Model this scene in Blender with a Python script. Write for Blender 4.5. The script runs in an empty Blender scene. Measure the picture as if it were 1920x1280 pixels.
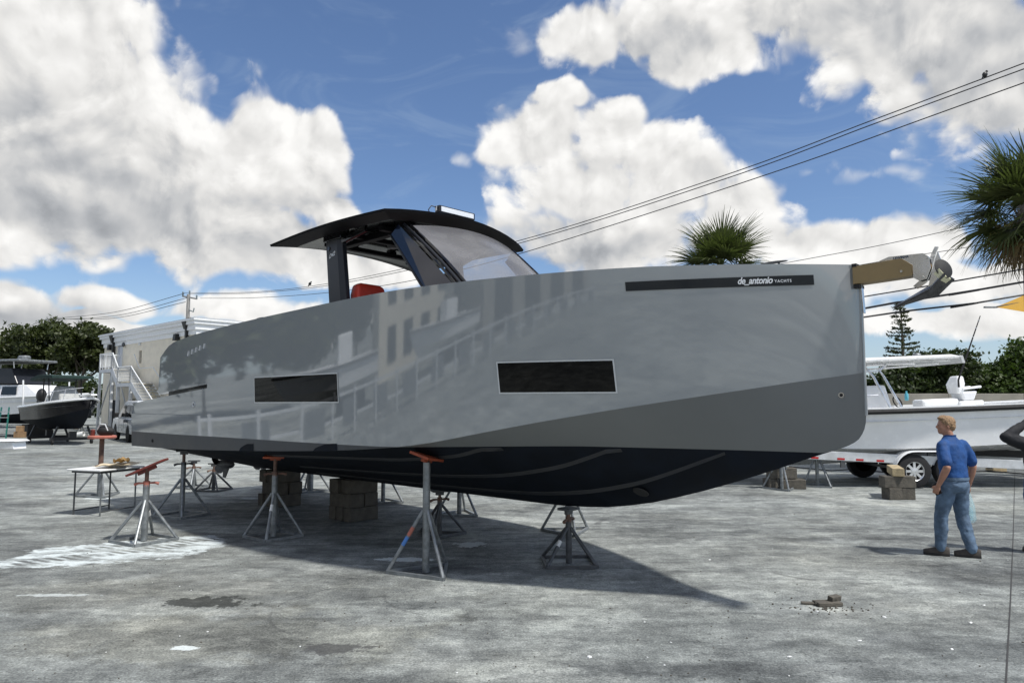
import bpy, bmesh, math, random
import numpy as np
from mathutils import Vector, Matrix, Euler, Quaternion
R = math.radians
random.seed(7)
rng = np.random.default_rng(11)
scene = bpy.context.scene
COL = scene.collection

# ------------------------------------------------------------------ camera
FPX, CAMH, TH = 1331.0, 1.9, math.atan(118 / 1331.0)
cd = bpy.data.cameras.new('camera'); cam = bpy.data.objects.new('camera', cd); COL.objects.link(cam)
cd.sensor_width = 36; cd.lens = FPX / 1920 * 36; cd.clip_end = 3000; cd.clip_start = .05
cam.location = (0, 0, CAMH); cam.rotation_euler = (math.pi / 2 + TH, 0, 0)
scene.camera = cam

# ------------------------------------------------------------------ light
SUN_EL = R(59); SUN_AZ = math.atan2(.727, -.687) - R(10)     # azimuth measured from +Y towards +X
sd = Vector((math.sin(SUN_AZ) * math.cos(SUN_EL), math.cos(SUN_AZ) * math.cos(SUN_EL), math.sin(SUN_EL)))
sl = bpy.data.lights.new('sun', 'SUN'); sl.energy = 4.4; sl.angle = R(3.0); sl.color = (1, .965, .91)
so = bpy.data.objects.new('sun', sl); COL.objects.link(so); so.rotation_euler = sd.to_track_quat('Z', 'Y').to_euler()
scene.view_settings.view_transform = 'Standard'; scene.view_settings.look = 'None'
scene.view_settings.exposure = 0.0; scene.view_settings.gamma = 1.0
SKY_STRENGTH = .1
scene.cycles.max_bounces = 6; scene.cycles.diffuse_bounces = 3; scene.cycles.glossy_bounces = 3; scene.cycles.transparent_max_bounces = 8; scene.cycles.transmission_bounces = 3

def ray(px, py):
    c, s = math.cos(TH), math.sin(TH); y = (640 - py) / FPX
    return Vector(((px - 960) / FPX, c - s * y, s + c * y))
def gp(px, py, z=0.0):
    d = ray(px, py); return Vector((0, 0, CAMH)) + d * ((z - CAMH) / d.z)
def at(px, py, Y):
    d = ray(px, py); return Vector((0, 0, CAMH)) + d * (Y / d.y)

# ------------------------------------------------------------------ node helper
class NT:
    def __init__(s, tree): s.t = tree; s.n = tree.nodes; s.l = tree.links
    def put(s, sock, v):
        if isinstance(v, bpy.types.NodeSocket): s.l.new(v, sock)
        elif v is not None:
            if hasattr(sock.default_value, '__len__') and len(sock.default_value) == 4 and len(v) == 3: v = (*v, 1)
            sock.default_value = v
    def node(s, typ, **kw):
        n = s.n.new(typ)
        for k, v in kw.items(): setattr(n, k, v)
        return n
    def m(s, op, a, b=None, c=None, clamp=False):
        n = s.node('ShaderNodeMath', operation=op, use_clamp=clamp); s.put(n.inputs[0], a)
        if b is not None: s.put(n.inputs[1], b)
        if c is not None: s.put(n.inputs[2], c)
        return n.outputs[0]
    def v(s, op, a, b=None, scale=None):
        n = s.node('ShaderNodeVectorMath', operation=op); s.put(n.inputs[0], a)
        if b is not None: s.put(n.inputs[1], b)
        if scale is not None: s.put(n.inputs['Scale'], scale)
        return n.outputs['Value'] if op in ('LENGTH', 'DOT_PRODUCT', 'DISTANCE') else n.outputs[0]
    def noise(s, vec, scale, detail=4, rough=.55, dist=0, dims='3D'):
        n = s.node('ShaderNodeTexNoise', noise_dimensions=dims)
        s.put(n.inputs['Vector'], vec); n.inputs['Scale'].default_value = scale; n.inputs['Detail'].default_value = detail
        n.inputs['Roughness'].default_value = rough; n.inputs['Distortion'].default_value = dist
        return n.outputs[0]
    def vor(s, vec, scale, feature='F1', detail=0):
        n = s.node('ShaderNodeTexVoronoi', feature=feature); s.put(n.inputs['Vector'], vec); n.inputs['Scale'].default_value = scale
        n.inputs['Detail'].default_value = detail
        return n.outputs['Distance']
    def ss(s, x, lo, hi, a=0., b=1.):
        n = s.node('ShaderNodeMapRange', interpolation_type='SMOOTHSTEP'); s.put(n.inputs[0], x)
        for i, q in enumerate((lo, hi, a, b)): s.put(n.inputs[i + 1], q)
        return n.outputs[0]
    def ramp(s, x, stops):
        n = s.node('ShaderNodeValToRGB'); s.put(n.inputs[0], x); e = n.color_ramp.elements
        while len(e) < len(stops): e.new(.5)
        for q, (p, c) in zip(e, stops): q.position = p; q.color = (*c, 1) if len(c) == 3 else c
        return n.outputs[0]
    def mix(s, f, a, b, blend='MIX'):
        n = s.node('ShaderNodeMix', data_type='RGBA', blend_type=blend); s.put(n.inputs[0], f); s.put(n.inputs[6], a); s.put(n.inputs[7], b)
        return n.outputs[2]
    def comb(s, x, y, z=0.):
        n = s.node('ShaderNodeCombineXYZ'); s.put(n.inputs[0], x); s.put(n.inputs[1], y); s.put(n.inputs[2], z); return n.outputs[0]
    def sep(s, v):
        n = s.node('ShaderNodeSeparateXYZ'); s.put(n.inputs[0], v); return n.outputs

# ------------------------------------------------------------------ world: sky with cumulus
def pxang(px, py):
    d = ray(px, py).normalized(); return math.atan2(d.x, d.y), math.asin(d.z)
# cumulus masses: centre and radii, as seen from the yard (pixels of a 1920x1280 view), turned into azimuth / elevation
CLOUDS = [(30, 60, 270, 190), (120, 230, 330, 190), (40, 370, 260, 130), (350, 290, 230, 120), (490, 275, 150, 85), (590, 265, 75, 66),
          (330, 420, 330, 105), (565, 350, 110, 85), (520, 470, 220, 80), (640, 400, 66, 52), (620, 520, 240, 44),
          (30, 580, 110, 50), (222, 566, 90, 34), (130, 610, 180, 26), (470, 578, 170, 40),
          (1000, 262, 105, 90), (1140, 240, 110, 70), (1235, 268, 95, 64), (1090, 350, 180, 110), (1270, 350, 170, 95), (1400, 395, 120, 85),
          (1140, 440, 270, 95), (1430, 458, 120, 66), (1040, 185, 66, 40),
          (1090, 60, 95, 76), (1210, 50, 110, 56), (1310, 112, 125, 66), (1400, 15, 330, 70),
          (1730, 30, 220, 140), (1850, 130, 180, 125), (1660, 110, 90, 66),
          (1560, 465, 110, 50), (1660, 468, 120, 50), (1755, 455, 76, 52), (1700, 530, 240, 50), (1810, 600, 200, 36)]
WISPS = [(1520, 322, 60, 30), (1640, 337, 52, 26), (1715, 321, 60, 20), (1308, 248, 40, 36), (1425, 120, 40, 40), (862, 286, 40, 24), (1000, 60, 70, 40), (930, 330, 60, 60), (1500, 360, 40, 16)]
DARKS = [(40, 330, 330, 120), (260, 390, 280, 90), (470, 440, 260, 70), (1890, 110, 230, 190), (1080, 480, 230, 70), (1250, 90, 90, 50), (40, 600, 130, 40), (1600, 30, 200, 60)]
world = bpy.data.worlds.new('World'); scene.world = world; world.use_nodes = True
W = NT(world.node_tree); W.n.clear()
def ellipses(G, p, lst, smooth):
    acc = None
    for cx, cy, rx, ry in lst:
        a, e = pxang(cx, cy); k = math.cos(e)
        q = G.v('MULTIPLY_ADD', p, (FPX / rx * k, FPX / ry, 0)); q.node.inputs[2].default_value = (-a * FPX / rx * k, -e * FPX / ry, 0)
        ln = G.v('LENGTH', q)
        acc = ln if acc is None else (G.m('SMOOTH_MIN', acc, ln, smooth) if smooth else G.m('MINIMUM', acc, ln))
    return G.m('SUBTRACT', 1., acc)
gt = bpy.data.node_groups.new('cloud_texture', 'ShaderNodeTree')
gt.interface.new_socket('P', in_out='INPUT', socket_type='NodeSocketVector')
gt.interface.new_socket('Texture', in_out='OUTPUT', socket_type='NodeSocketFloat')
G = NT(gt); gi = G.node('NodeGroupInput'); go = G.node('NodeGroupOutput'); P0 = gi.outputs['P']
fb = G.noise(P0, 9, 9, .58, .25, '2D')
n_ = G.node('ShaderNodeTexVoronoi', voronoi_dimensions='2D', feature='SMOOTH_F1'); G.put(n_.inputs['Vector'], G.v('ADD', P0, G.comb(G.m('MULTIPLY', fb, .06), G.m('MULTIPLY', fb, -.05))))
n_.inputs['Scale'].default_value = 16; n_.inputs['Detail'].default_value = 2; n_.inputs['Smoothness'].default_value = .5
G.put(go.inputs[0], G.m('ADD', G.m('SUBTRACT', fb, .5), G.m('MULTIPLY', G.m('SUBTRACT', .40, n_.outputs['Distance']), .5)))
tc = W.node('ShaderNodeTexCoord'); D = tc.outputs['Generated']
dx = W.sep(D)
P = W.comb(W.m('ARCTAN2', dx[0], dx[1]), W.m('ARCSINE', dx[2]), 0.)
def texn(p):
    n = W.node('ShaderNodeGroup'); n.node_tree = gt; W.put(n.inputs['P'], p); return n.outputs[0]
t0 = texn(P); t1 = texn(W.v('ADD', P, (.010, .020, 0)))
wn = W.node('ShaderNodeTexNoise', noise_dimensions='2D'); W.put(wn.inputs['Vector'], P); wn.inputs['Scale'].default_value = 6; wn.inputs['Detail'].default_value = 3
P1 = W.v('ADD', P, W.v('SCALE', W.v('SUBTRACT', wn.outputs[1], (.5, .5, .5)), scale=.085))
blob = ellipses(W, P1, CLOUDS, .14)
# beyond the view the same kind of cumulus goes on at random
far = W.m('MULTIPLY', W.m('SUBTRACT', W.noise(W.v('MULTIPLY', D, (1, 1, 2.2)), 2.6, 2, .5), .47), 4.0)
sx = W.sep(P)
inwin = W.m('MULTIPLY', W.ss(W.m('ABSOLUTE', sx[0]), .66, .80, 1, 0), W.ss(sx[1], .52, .62, 1, 0))
base = W.mix(inwin, W.comb(far, far, far), W.comb(blob, blob, blob)); base = W.sep(base)[0]
d0 = W.m('ADD', W.m('MULTIPLY', base, .95), W.m('ADD', W.m('MULTIPLY', t0, .72), .03))
cover = W.ss(d0, -.02, .26)
edge = W.m('SUBTRACT', t0, t1)
dark = W.ss(W.m('ADD', ellipses(W, P1, DARKS, .5), W.m('MULTIPLY', t0, -.35)), -.5, 1.0)
mott = W.ss(W.noise(P, 4.5, 3, .5, .3, '2D'), .3, .7, -.05, .05)
lum = W.m('ADD', W.m('ADD', .93, W.m('MULTIPLY', edge, .50)), W.m('ADD', mott, W.m('MULTIPLY', dark, -.30)))
lum = W.m('MAXIMUM', W.m('MINIMUM', lum, 1.05), .38)
ccol = W.mix(W.ss(lum, .38, .85), (.90, .94, 1.0), (1.0, .99, .97))
cloud = W.v('SCALE', ccol, scale=W.m('MULTIPLY', lum, 9.6))
sky = W.node('ShaderNodeTexSky', sky_type='NISHITA', sun_disc=False, sun_elevation=SUN_EL, sun_rotation=SUN_AZ, air_density=1.0, dust_density=.6, ozone_density=2.0)
skyc = W.v('MULTIPLY', sky.outputs[0], (1.02, 1.12, 1.28))
veil = W.m('MULTIPLY', W.ss(W.noise(W.v('MULTIPLY', P, (1.6, 4.5, 1)), 3.0, 4, .6, 1.2, '2D'), .48, .8), .14)
low = W.ss(dx[2], .0, .20, .5, 0.)                       # moist air near the horizon
skyc = W.mix(W.m('MAXIMUM', veil, low), skyc, (5.6, 6.9, 8.0))
wisp = W.m('MULTIPLY', W.ss(W.m('ADD', ellipses(W, P1, WISPS, 0), W.m('MULTIPLY', t0, 1.9)), .15, 1.1), W.m('MULTIPLY', inwin, .62))
final = W.mix(cover, W.mix(wisp, skyc, (8.2, 8.4, 8.6)), cloud)
bg = W.node('ShaderNodeBackground'); W.put(bg.inputs[0], final); bg.inputs[1].default_value = SKY_STRENGTH
wo = W.node('ShaderNodeOutputWorld'); W.l.new(bg.outputs[0], wo.inputs[0])
world.cycles.sampling_method = 'NONE'

# ------------------------------------------------------------------ materials
MATS = {}
def mat(name, col, rough=.6, metal=0., var=0., vscale=6., bump=0., bscale=40., coat=0., spec=.5, alpha=None, dirt=0., dirtcol=(.05, .045, .04), coords='Object', trans=0.):
    if name in MATS: return MATS[name]
    M = bpy.data.materials.new(name); M.use_nodes = True; T = NT(M.node_tree); b = T.n['Principled BSDF']
    tcn = T.node('ShaderNodeTexCoord'); vec = tcn.outputs[coords]
    c = (*col, 1)
    if var or dirt:
        n1 = T.noise(vec, vscale, 6, .6)
        c = T.mix(T.ss(n1, .3, .7), tuple(max(0, q * (1 - var)) for q in col), tuple(min(1, q * (1 + var)) for q in col))
        if dirt:
            c = T.mix(T.m('MULTIPLY', T.ss(T.noise(vec, vscale * 2.3, 8, .7), .5, .75), dirt), c, dirtcol)
        T.put(b.inputs['Roughness'], T.ss(n1, .2, .8, max(.02, rough - .12 * min(1, var * 3 + .3)), min(1, rough + .1)))
    else: b.inputs['Roughness'].default_value = rough
    T.put(b.inputs['Base Color'], c)
    b.inputs['Metallic'].default_value = metal
    b.inputs['Specular IOR Level'].default_value = spec
    b.inputs['Coat Weight'].default_value = coat; b.inputs['Coat Roughness'].default_value = .04
    if trans: b.inputs['Transmission Weight'].default_value = trans
    if alpha is not None: b.inputs['Alpha'].default_value = alpha
    if bump:
        bn = T.node('ShaderNodeBump'); bn.inputs['Strength'].default_value = bump; bn.inputs['Distance'].default_value = .02
        T.put(bn.inputs['Height'], T.noise(vec, bscale, 6, .6)); T.l.new(bn.outputs[0], b.inputs['Normal'])
    MATS[name] = M; return M

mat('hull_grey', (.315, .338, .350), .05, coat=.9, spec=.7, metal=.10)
mat('hull_grey_shaded', (.165, .174, .174), .40, var=.04, vscale=1.2)  # same grey paint; shade of the down-facing bow darkened into the colour
mat('boot', (.055, .060, .066), .45, var=.16, vscale=3, dirt=.22, dirtcol=(.10, .10, .10))
mat('antifoul', (.006, .009, .015), .75, spec=.2, var=.35, vscale=2.5, dirt=.12, dirtcol=(.016, .016, .02))
mat('strake', (.019, .021, .024), .5, var=.2, vscale=6)
mat('black_gloss', (.006, .006, .007), .05, spec=.6)
mat('black_panel', (.010, .013, .017), .05, spec=.45)
mat('slate', (.016, .018, .023), .30, spec=.35)
mat('soffit_black', (.006, .006, .007), .12, spec=.22)
mat('soffit_matte', (.007, .007, .008), .6, spec=.10)
mat('window_black', (.003, .003, .003), .02, spec=.22)
mat('trim_white', (.62, .64, .64), .4)
mat('letter_white', (.78, .8, .82), .5)
mat('deck_grey', (.35, .36, .36), .6, var=.1)
mat('red_vinyl', (.55, .045, .022), .42, var=.1, vscale=5, bump=.2, bscale=9)
mat('navy_glass', (.008, .012, .03), .06, spec=.6)
mat('black_rubber', (.012, .012, .012), .7, var=.3, vscale=20)
mat('chrome', (.72, .72, .72), .12, metal=1.0, var=.05)
mat('steel_dark', (.10, .10, .105), .35, metal=.9, var=.3, vscale=14)
mat('tan_film', (.27, .19, .085), .5, var=.1, vscale=4, dirt=.25, dirtcol=(.16, .12, .07))
mat('cream_edge', (.66, .64, .42), .5)
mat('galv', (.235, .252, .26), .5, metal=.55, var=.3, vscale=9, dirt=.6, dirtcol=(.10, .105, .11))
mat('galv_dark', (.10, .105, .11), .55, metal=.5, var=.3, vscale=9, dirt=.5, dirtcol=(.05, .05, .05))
mat('rust_pipe', (.15, .085, .06), .75, var=.4, vscale=14, dirt=.6, dirtcol=(.09, .09, .09))
mat('orange_paint', (.30, .06, .022), .6, var=.25, vscale=12, dirt=.35, dirtcol=(.12, .06, .04))
mat('red_paint', (.15, .028, .02), .55, var=.3, vscale=12, dirt=.4, dirtcol=(.10, .04, .03))
mat('salmon_paint', (.42, .14, .10), .6, var=.2, vscale=12, dirt=.35)
mat('blue_tape', (.08, .22, .55), .5)
mat('white_tape', (.75, .75, .73), .5)
mat('timber', (.095, .086, .070), .85, var=.3, vscale=7, bump=.6, bscale=30, dirt=.5, dirtcol=(.07, .06, .045))
mat('timber_pale', (.40, .32, .19), .8, var=.25, vscale=9, bump=.6, bscale=30, dirt=.35, dirtcol=(.14, .11, .07))
mat('gel_white', (.86, .87, .87), .22, var=.03, vscale=3, coat=.4)
mat('white_paint', (.72, .73, .72), .45, var=.08, vscale=5, dirt=.12, dirtcol=(.35, .33, .3))
mat('alu', (.74, .75, .76), .28, metal=.85, var=.08)
mat('trailer_alu', (.62, .64, .65), .42, metal=.35, var=.1, vscale=5, dirt=.2, dirtcol=(.3, .3, .3))
mat('tyre', (.014, .014, .015), .85, var=.3, vscale=10, bump=.3)
mat('reflector_red', (.45, .015, .015), .3)
mat('stucco', (.80, .74, .61), .9, var=.06, vscale=2, bump=.35, bscale=60, dirt=.12, dirtcol=(.55, .5, .42))
mat('cornice', (.84, .85, .85), .6, var=.05, dirt=.15, dirtcol=(.45, .45, .43))
mat('stair_white', (.70, .72, .73), .5, var=.08, vscale=6, dirt=.2, dirtcol=(.35, .33, .3))
mat('tread_tan', (.36, .33, .25), .85, var=.2)
mat('door_white', (.60, .62, .66), .5)
mat('glass_dark', (.012, .014, .016), .05)
mat('dark_void', (.02, .02, .02), .8)
mat('iron_black', (.012, .012, .012), .5)
mat('navy_hull', (.004, .004, .008), .12, spec=.22)
mat('green_canvas', (.008, .03, .024), .85, var=.3)
mat('grey_canvas', (.40, .41, .40), .85, var=.12, vscale=6, bump=.4, bscale=6)
mat('van_white', (.70, .73, .76), .25, coat=.5, dirt=.08, var=.02)
mat('lettering_dark', (.03, .05, .08), .5)
mat('cardboard', (.30, .19, .10), .85, var=.15)
mat('kraft', (.60, .51, .36), .85, var=.12, vscale=5)
mat('kraft_dark', (.33, .21, .08), .85, var=.12)
mat('ladder_green', (.02, .16, .13), .5)
mat('bark', (.10, .085, .065), .95, var=.3, vscale=8, bump=.8, bscale=20)
mat('palm_bark', (.16, .14, .115), .95, var=.35, vscale=6, bump=.9, bscale=14)
mat('concrete_wall', (.33, .315, .275), .9, var=.14, vscale=1.2, dirt=.35, dirtcol=(.18, .17, .15), bump=.3)
mat('pole_concrete', (.30, .29, .27), .85, var=.15)
mat('wire', (.018, .018, .02), .6)
mat('wire_far', (.035, .037, .04), .7)
mat('ceramic', (.16, .20, .21), .3)
mat('yellow_canvas', (.42, .235, .015), .8, var=.06)
mat('skin', (.40, .205, .135), .55, var=.12, vscale=18)
mat('hair', (.30, .185, .095), .6, var=.45, vscale=60, bump=.8, bscale=70)
mat('polo_blue', (.009, .062, .215), .8, var=.16, vscale=9, bump=.5, bscale=14)
mat('denim', (.10, .155, .23), .9, var=.3, vscale=9, bump=.5, bscale=16)
mat('shoe', (.055, .047, .040), .8, var=.3, vscale=25)
mat('sole', (.03, .028, .026), .9)
mat('black_shirt', (.012, .013, .016), .85, var=.2)
mat('blue_shorts', (.03, .06, .18), .85, var=.2)
mat('bag_plastic', (.45, .72, .78), .15, alpha=.32, bump=1.0, bscale=12)
mat('phone', (.006, .006, .007), .2)
mat('stain_white', (.66, .69, .70), .9, var=.12, vscale=5)
mat('joint', (.045, .045, .045), .95)
mat('pvc_white', (.74, .75, .74), .4)
mat('led_lens', (.72, .75, .78), .15, var=.1, vscale=60)
mat('roof_metal', (.33, .34, .35), .5)
mat('bottle_blue', (.10, .42, .52), .2)

def leafmat(name, c1, c2, scale=1.1, tr=.25):
    M = bpy.data.materials.new(name); M.use_nodes = True; T = NT(M.node_tree); b = T.n['Principled BSDF']
    g = T.node('ShaderNodeNewGeometry')
    n = T.noise(g.outputs['Position'], scale, 3, .6); oi = T.node('ShaderNodeNewGeometry').outputs['Random Per Island']
    c = T.mix(T.m('ADD', T.m('MULTIPLY', T.ss(n, .35, .65), .5), T.m('MULTIPLY', oi, .5)), c1, c2)
    T.put(b.inputs['Base Color'], c); b.inputs['Roughness'].default_value = .5; b.inputs['Specular IOR Level'].default_value = .4
    tl = T.node('ShaderNodeBsdfTranslucent'); T.put(tl.inputs[0], T.v('MULTIPLY', c, (1.1, 1.3, .6)))
    mx = T.node('ShaderNodeMixShader'); mx.inputs[0].default_value = tr
    T.l.new(b.outputs[0], mx.inputs[1]); T.l.new(tl.outputs[0], mx.inputs[2]); T.l.new(mx.outputs[0], T.n['Material Output'].inputs[0])
    MATS[name] = M; return M
leafmat('leaf_oak', (.022, .032, .010), (.075, .092, .026))
leafmat('leaf_hedge', (.018, .030, .010), (.062, .088, .026))
leafmat('leaf_bright', (.030, .055, .012), (.085, .125, .032))
leafmat('leaf_pine', (.022, .032, .014), (.07, .08, .03))
leafmat('leaf_palm', (.030, .042, .012), (.105, .125, .045), 2.2)
leafmat('leaf_palm_dry', (.10, .065, .03), (.17, .12, .06), 2.2)
leafmat('leaf_grass', (.08, .09, .03), (.15, .15, .06))

# translucent, dusty windscreen film
M = bpy.data.materials.new('screen_film'); M.use_nodes = True; T = NT(M.node_tree); b = T.n['Principled BSDF']
b.inputs['Base Color'].default_value = (.15, .15, .16, 1); b.inputs['Roughness'].default_value = .25
tr = T.node('ShaderNodeBsdfTransparent'); tr.inputs[0].default_value = (.92, .93, .95, 1); mx = T.node('ShaderNodeMixShader')
tcn = T.node('ShaderNodeTexCoord'); nz = T.noise(T.v('MULTIPLY', tcn.outputs['Object'], (1., .6, 1.)), 1.6, 4, .5, .8)
T.put(mx.inputs[0], T.ss(nz, .3, .7, .88, .62))
T.l.new(tr.outputs[0], mx.inputs[1]); T.l.new(b.outputs[0], mx.inputs[2]); T.l.new(mx.outputs[0], T.n['Material Output'].inputs[0]); MATS['screen_film'] = M

# ------------------------------------------------------------------ mesh helpers
class MB:
    def __init__(s): s.v = []; s.f = []
    def add(s, vs, fs):
        o = len(s.v); s.v += [tuple(q) for q in vs]; s.f += [tuple(i + o for i in q) for q in fs]; return s
    def box(s, c, size, rot=None, taper=1.0):
        hx, hy, hz = (q / 2 for q in size); vs = []
        for z, k in ((-hz, 1.0), (hz, taper)):
            for x, y in ((-hx, -hy), (hx, -hy), (hx, hy), (-hx, hy)):
                p = Vector((x * k, y * k, z))
                if rot is not None: p = rot @ p
                vs.append(p + Vector(c))
        return s.add(vs, [(3, 2, 1, 0), (4, 5, 6, 7), (0, 1, 5, 4), (1, 2, 6, 5), (2, 3, 7, 6), (3, 0, 4, 7)])
    def beam(s, a, b, w, h, up=(0, 0, 1)):
        a = Vector(a); b = Vector(b); d = (b - a); L = d.length; d.normalize(); x = d.cross(Vector(up))
        if x.length < 1e-4: x = Vector((1, 0, 0))
        x.normalize(); y = x.cross(d); rot = Matrix((x, d, y)).transposed()
        return s.box((a + b) / 2, (w, L, h), rot)
    def tube(s, pts, rad, n=10, cap=True):
        pts = [Vector(p) for p in pts]; m = len(pts)
        if not hasattr(rad, '__len__'): rad = [rad] * m
        rings = []; prev = None
        for i, p in enumerate(pts):
            d = (pts[min(i + 1, m - 1)] - pts[max(i - 1, 0)]).normalized()
            if prev is None:
                x = d.cross(Vector((0, 0, 1)));  x = x if x.length > 1e-3 else Vector((1, 0, 0))
            else: x = prev - d * prev.dot(d)
            x.normalize(); prev = x; y = d.cross(x)
            rings.append([p + (x * math.cos(2 * math.pi * k / n) + y * math.sin(2 * math.pi * k / n)) * rad[i] for k in range(n)])
        return s.loft(rings, cap)
    def loft(s, rings, cap=True, closed=True):
        n = len(rings[0]); vs = [p for r in rings for p in r]; fs = []
        for i in range(len(rings) - 1):
            for k in range(n if closed else n - 1):
                k2 = (k + 1) % n
                fs.append((i * n + k, i * n + k2, (i + 1) * n + k2, (i + 1) * n + k))
        if cap and closed: fs.append(tuple(range(n - 1, -1, -1))); fs.append(tuple((len(rings) - 1) * n + k for k in range(n)))
        return s.add(vs, fs)
    def grid(s, fn, nu, nv):
        vs = [fn(i / nu, j / nv) for i in range(nu + 1) for j in range(nv + 1)]
        return s.add(vs, [(i * (nv + 1) + j, (i + 1) * (nv + 1) + j, (i + 1) * (nv + 1) + j + 1, i * (nv + 1) + j + 1) for i in range(nu) for j in range(nv)])
    def ell(s, c, r, n=12, m=8, rot=None):
        rings = []
        for i in range(m + 1):
            a = math.pi * i / m - math.pi / 2; ring = []
            for k in range(n):
                t = 2 * math.pi * k / n; p = Vector((r[0] * math.cos(a) * math.cos(t), r[1] * math.cos(a) * math.sin(t), r[2] * math.sin(a)))
                if i in (0, m): p = Vector((1e-4 * math.cos(t), 1e-4 * math.sin(t), r[2] * math.sin(a)))
                if rot is not None: p = rot @ p
                ring.append(p + Vector(c))
            rings.append(ring)
        return s.loft(rings)
    def lathe(s, prof, n=16, c=(0, 0, 0), rot=None):
        rings = []
        for r, z in prof:
            ring = []
            for k in range(n):
                p = Vector((r * math.cos(2 * math.pi * k / n), r * math.sin(2 * math.pi * k / n), z))
                if rot is not None: p = rot @ p
                ring.append(p + Vector(c))
            rings.append(ring)
        return s.loft(rings)
    def prism(s, poly, thick, M=None):
        n = len(poly); vs = [Vector((x, y, -thick / 2)) for x, y in poly] + [Vector((x, y, thick / 2)) for x, y in poly]
        if M is not None: vs = [M @ p for p in vs]
        return s.add(vs, [tuple(range(n - 1, -1, -1)), tuple(range(n, 2 * n))] + [(k, (k + 1) % n, n + (k + 1) % n, n + k) for k in range(n)])
    def mesh(s, name):
        me = bpy.data.meshes.new(name); me.from_pydata([tuple(v) for v in s.v], [], s.f)
        bm = bmesh.new(); bm.from_mesh(me); bmesh.ops.recalc_face_normals(bm, faces=bm.faces); bm.to_mesh(me); bm.free(); return me
    def build(s, name, m, parent=None, smooth=False, bevel=0., loc=None):
        me = s.mesh(name); me.materials.append(MATS[m])
        if smooth:
            me.polygons.foreach_set('use_smooth', [True] * len(me.polygons))
            if smooth != 2: me.set_sharp_from_angle(angle=R(38))
        o = bpy.data.objects.new(name, me); COL.objects.link(o)
        if parent is not None: o.parent = parent
        if loc is not None: o.location = loc
        if bevel:
            bv = o.modifiers.new('bevel', 'BEVEL'); bv.width = bevel; bv.segments = 2; bv.limit_method = 'ANGLE'
        return o

def tag(o, label=None, cat=None, group=None, kind=None):
    for k, v in (('label', label), ('category', cat), ('group', group), ('kind', kind)):
        if v: o[k] = v
    return o
def thing(name, label, cat, loc=(0, 0, 0), rotz=0., group=None, rot=None):
    o = bpy.data.objects.new(name, None); o.empty_display_size = .1; COL.objects.link(o)
    o.location = loc; o.rotation_euler = rot if rot is not None else (0, 0, rotz)
    return tag(o, label, cat, group)
def link_copy(o, parent=None):
    c = o.copy(); COL.objects.link(c)
    if parent is not None: c.parent = parent
    return c
def fast_mesh(name, verts, faces, m, parent=None):
    verts = np.asarray(verts, dtype=np.float32); faces = np.asarray(faces, dtype=np.int32); k = faces.shape[1]
    me = bpy.data.meshes.new(name); me.vertices.add(len(verts)); me.vertices.foreach_set('co', verts.ravel())
    me.loops.add(faces.size); me.loops.foreach_set('vertex_index', faces.ravel())
    me.polygons.add(len(faces)); me.polygons.foreach_set('loop_start', np.arange(0, faces.size, k, dtype=np.int32))
    me.polygons.foreach_set('loop_total', np.full(len(faces), k, dtype=np.int32))
    me.update(calc_edges=True); me.materials.append(MATS[m])
    o = bpy.data.objects.new(name, me); COL.objects.link(o)
    if parent is not None: o.parent = parent
    return o
def text_geo(s, size=1.0, shear=0., bold=0., spacing=1.0):
    cu = bpy.data.curves.new('t', 'FONT'); cu.body = s; cu.size = size; cu.shear = shear; cu.offset = bold; cu.space_character = spacing; cu.resolution_u = 3
    o = bpy.data.objects.new('t', cu); COL.objects.link(o); dg = bpy.context.evaluated_depsgraph_get()
    me = bpy.data.meshes.new_from_object(o.evaluated_get(dg)); vs = [tuple(v.co) for v in me.vertices]; fs = [tuple(p.vertices) for p in me.polygons]
    bpy.data.objects.remove(o); bpy.data.curves.remove(cu); bpy.data.meshes.remove(me); return vs, fs
def remesh(mb, name, m, parent, voxel=.012, smooth=6, fac=.5, disp=None):
    me = mb.mesh('tmp'); o = bpy.data.objects.new('tmp', me); COL.objects.link(o)
    r = o.modifiers.new('r', 'REMESH'); r.mode = 'VOXEL'; r.voxel_size = voxel
    sm = o.modifiers.new('s', 'SMOOTH'); sm.iterations = smooth; sm.factor = fac
    for amt, sz in disp or ():
        tx_ = bpy.data.textures.new('folds', 'CLOUDS'); tx_.noise_scale = sz; tx_.noise_depth = 2; dm = o.modifiers.new('d', 'DISPLACE'); dm.texture = tx_; dm.strength = amt; dm.mid_level = .5
    dg = bpy.context.evaluated_depsgraph_get(); n = bpy.data.meshes.new_from_object(o.evaluated_get(dg)); bpy.data.objects.remove(o)
    n.name = name; n.materials.clear(); n.materials.append(MATS[m]); n.polygons.foreach_set('use_smooth', [True] * len(n.polygons))
    q = bpy.data.objects.new(name, n); COL.objects.link(q); q.parent = parent; return q
def interp(x, tab):
    if x <= tab[0][0]: return tab[0][1]
    for (a, p), (b, q) in zip(tab, tab[1:]):
        if x <= b: return p + (q - p) * (x - a) / (b - a)
    return tab[-1][1]
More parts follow.
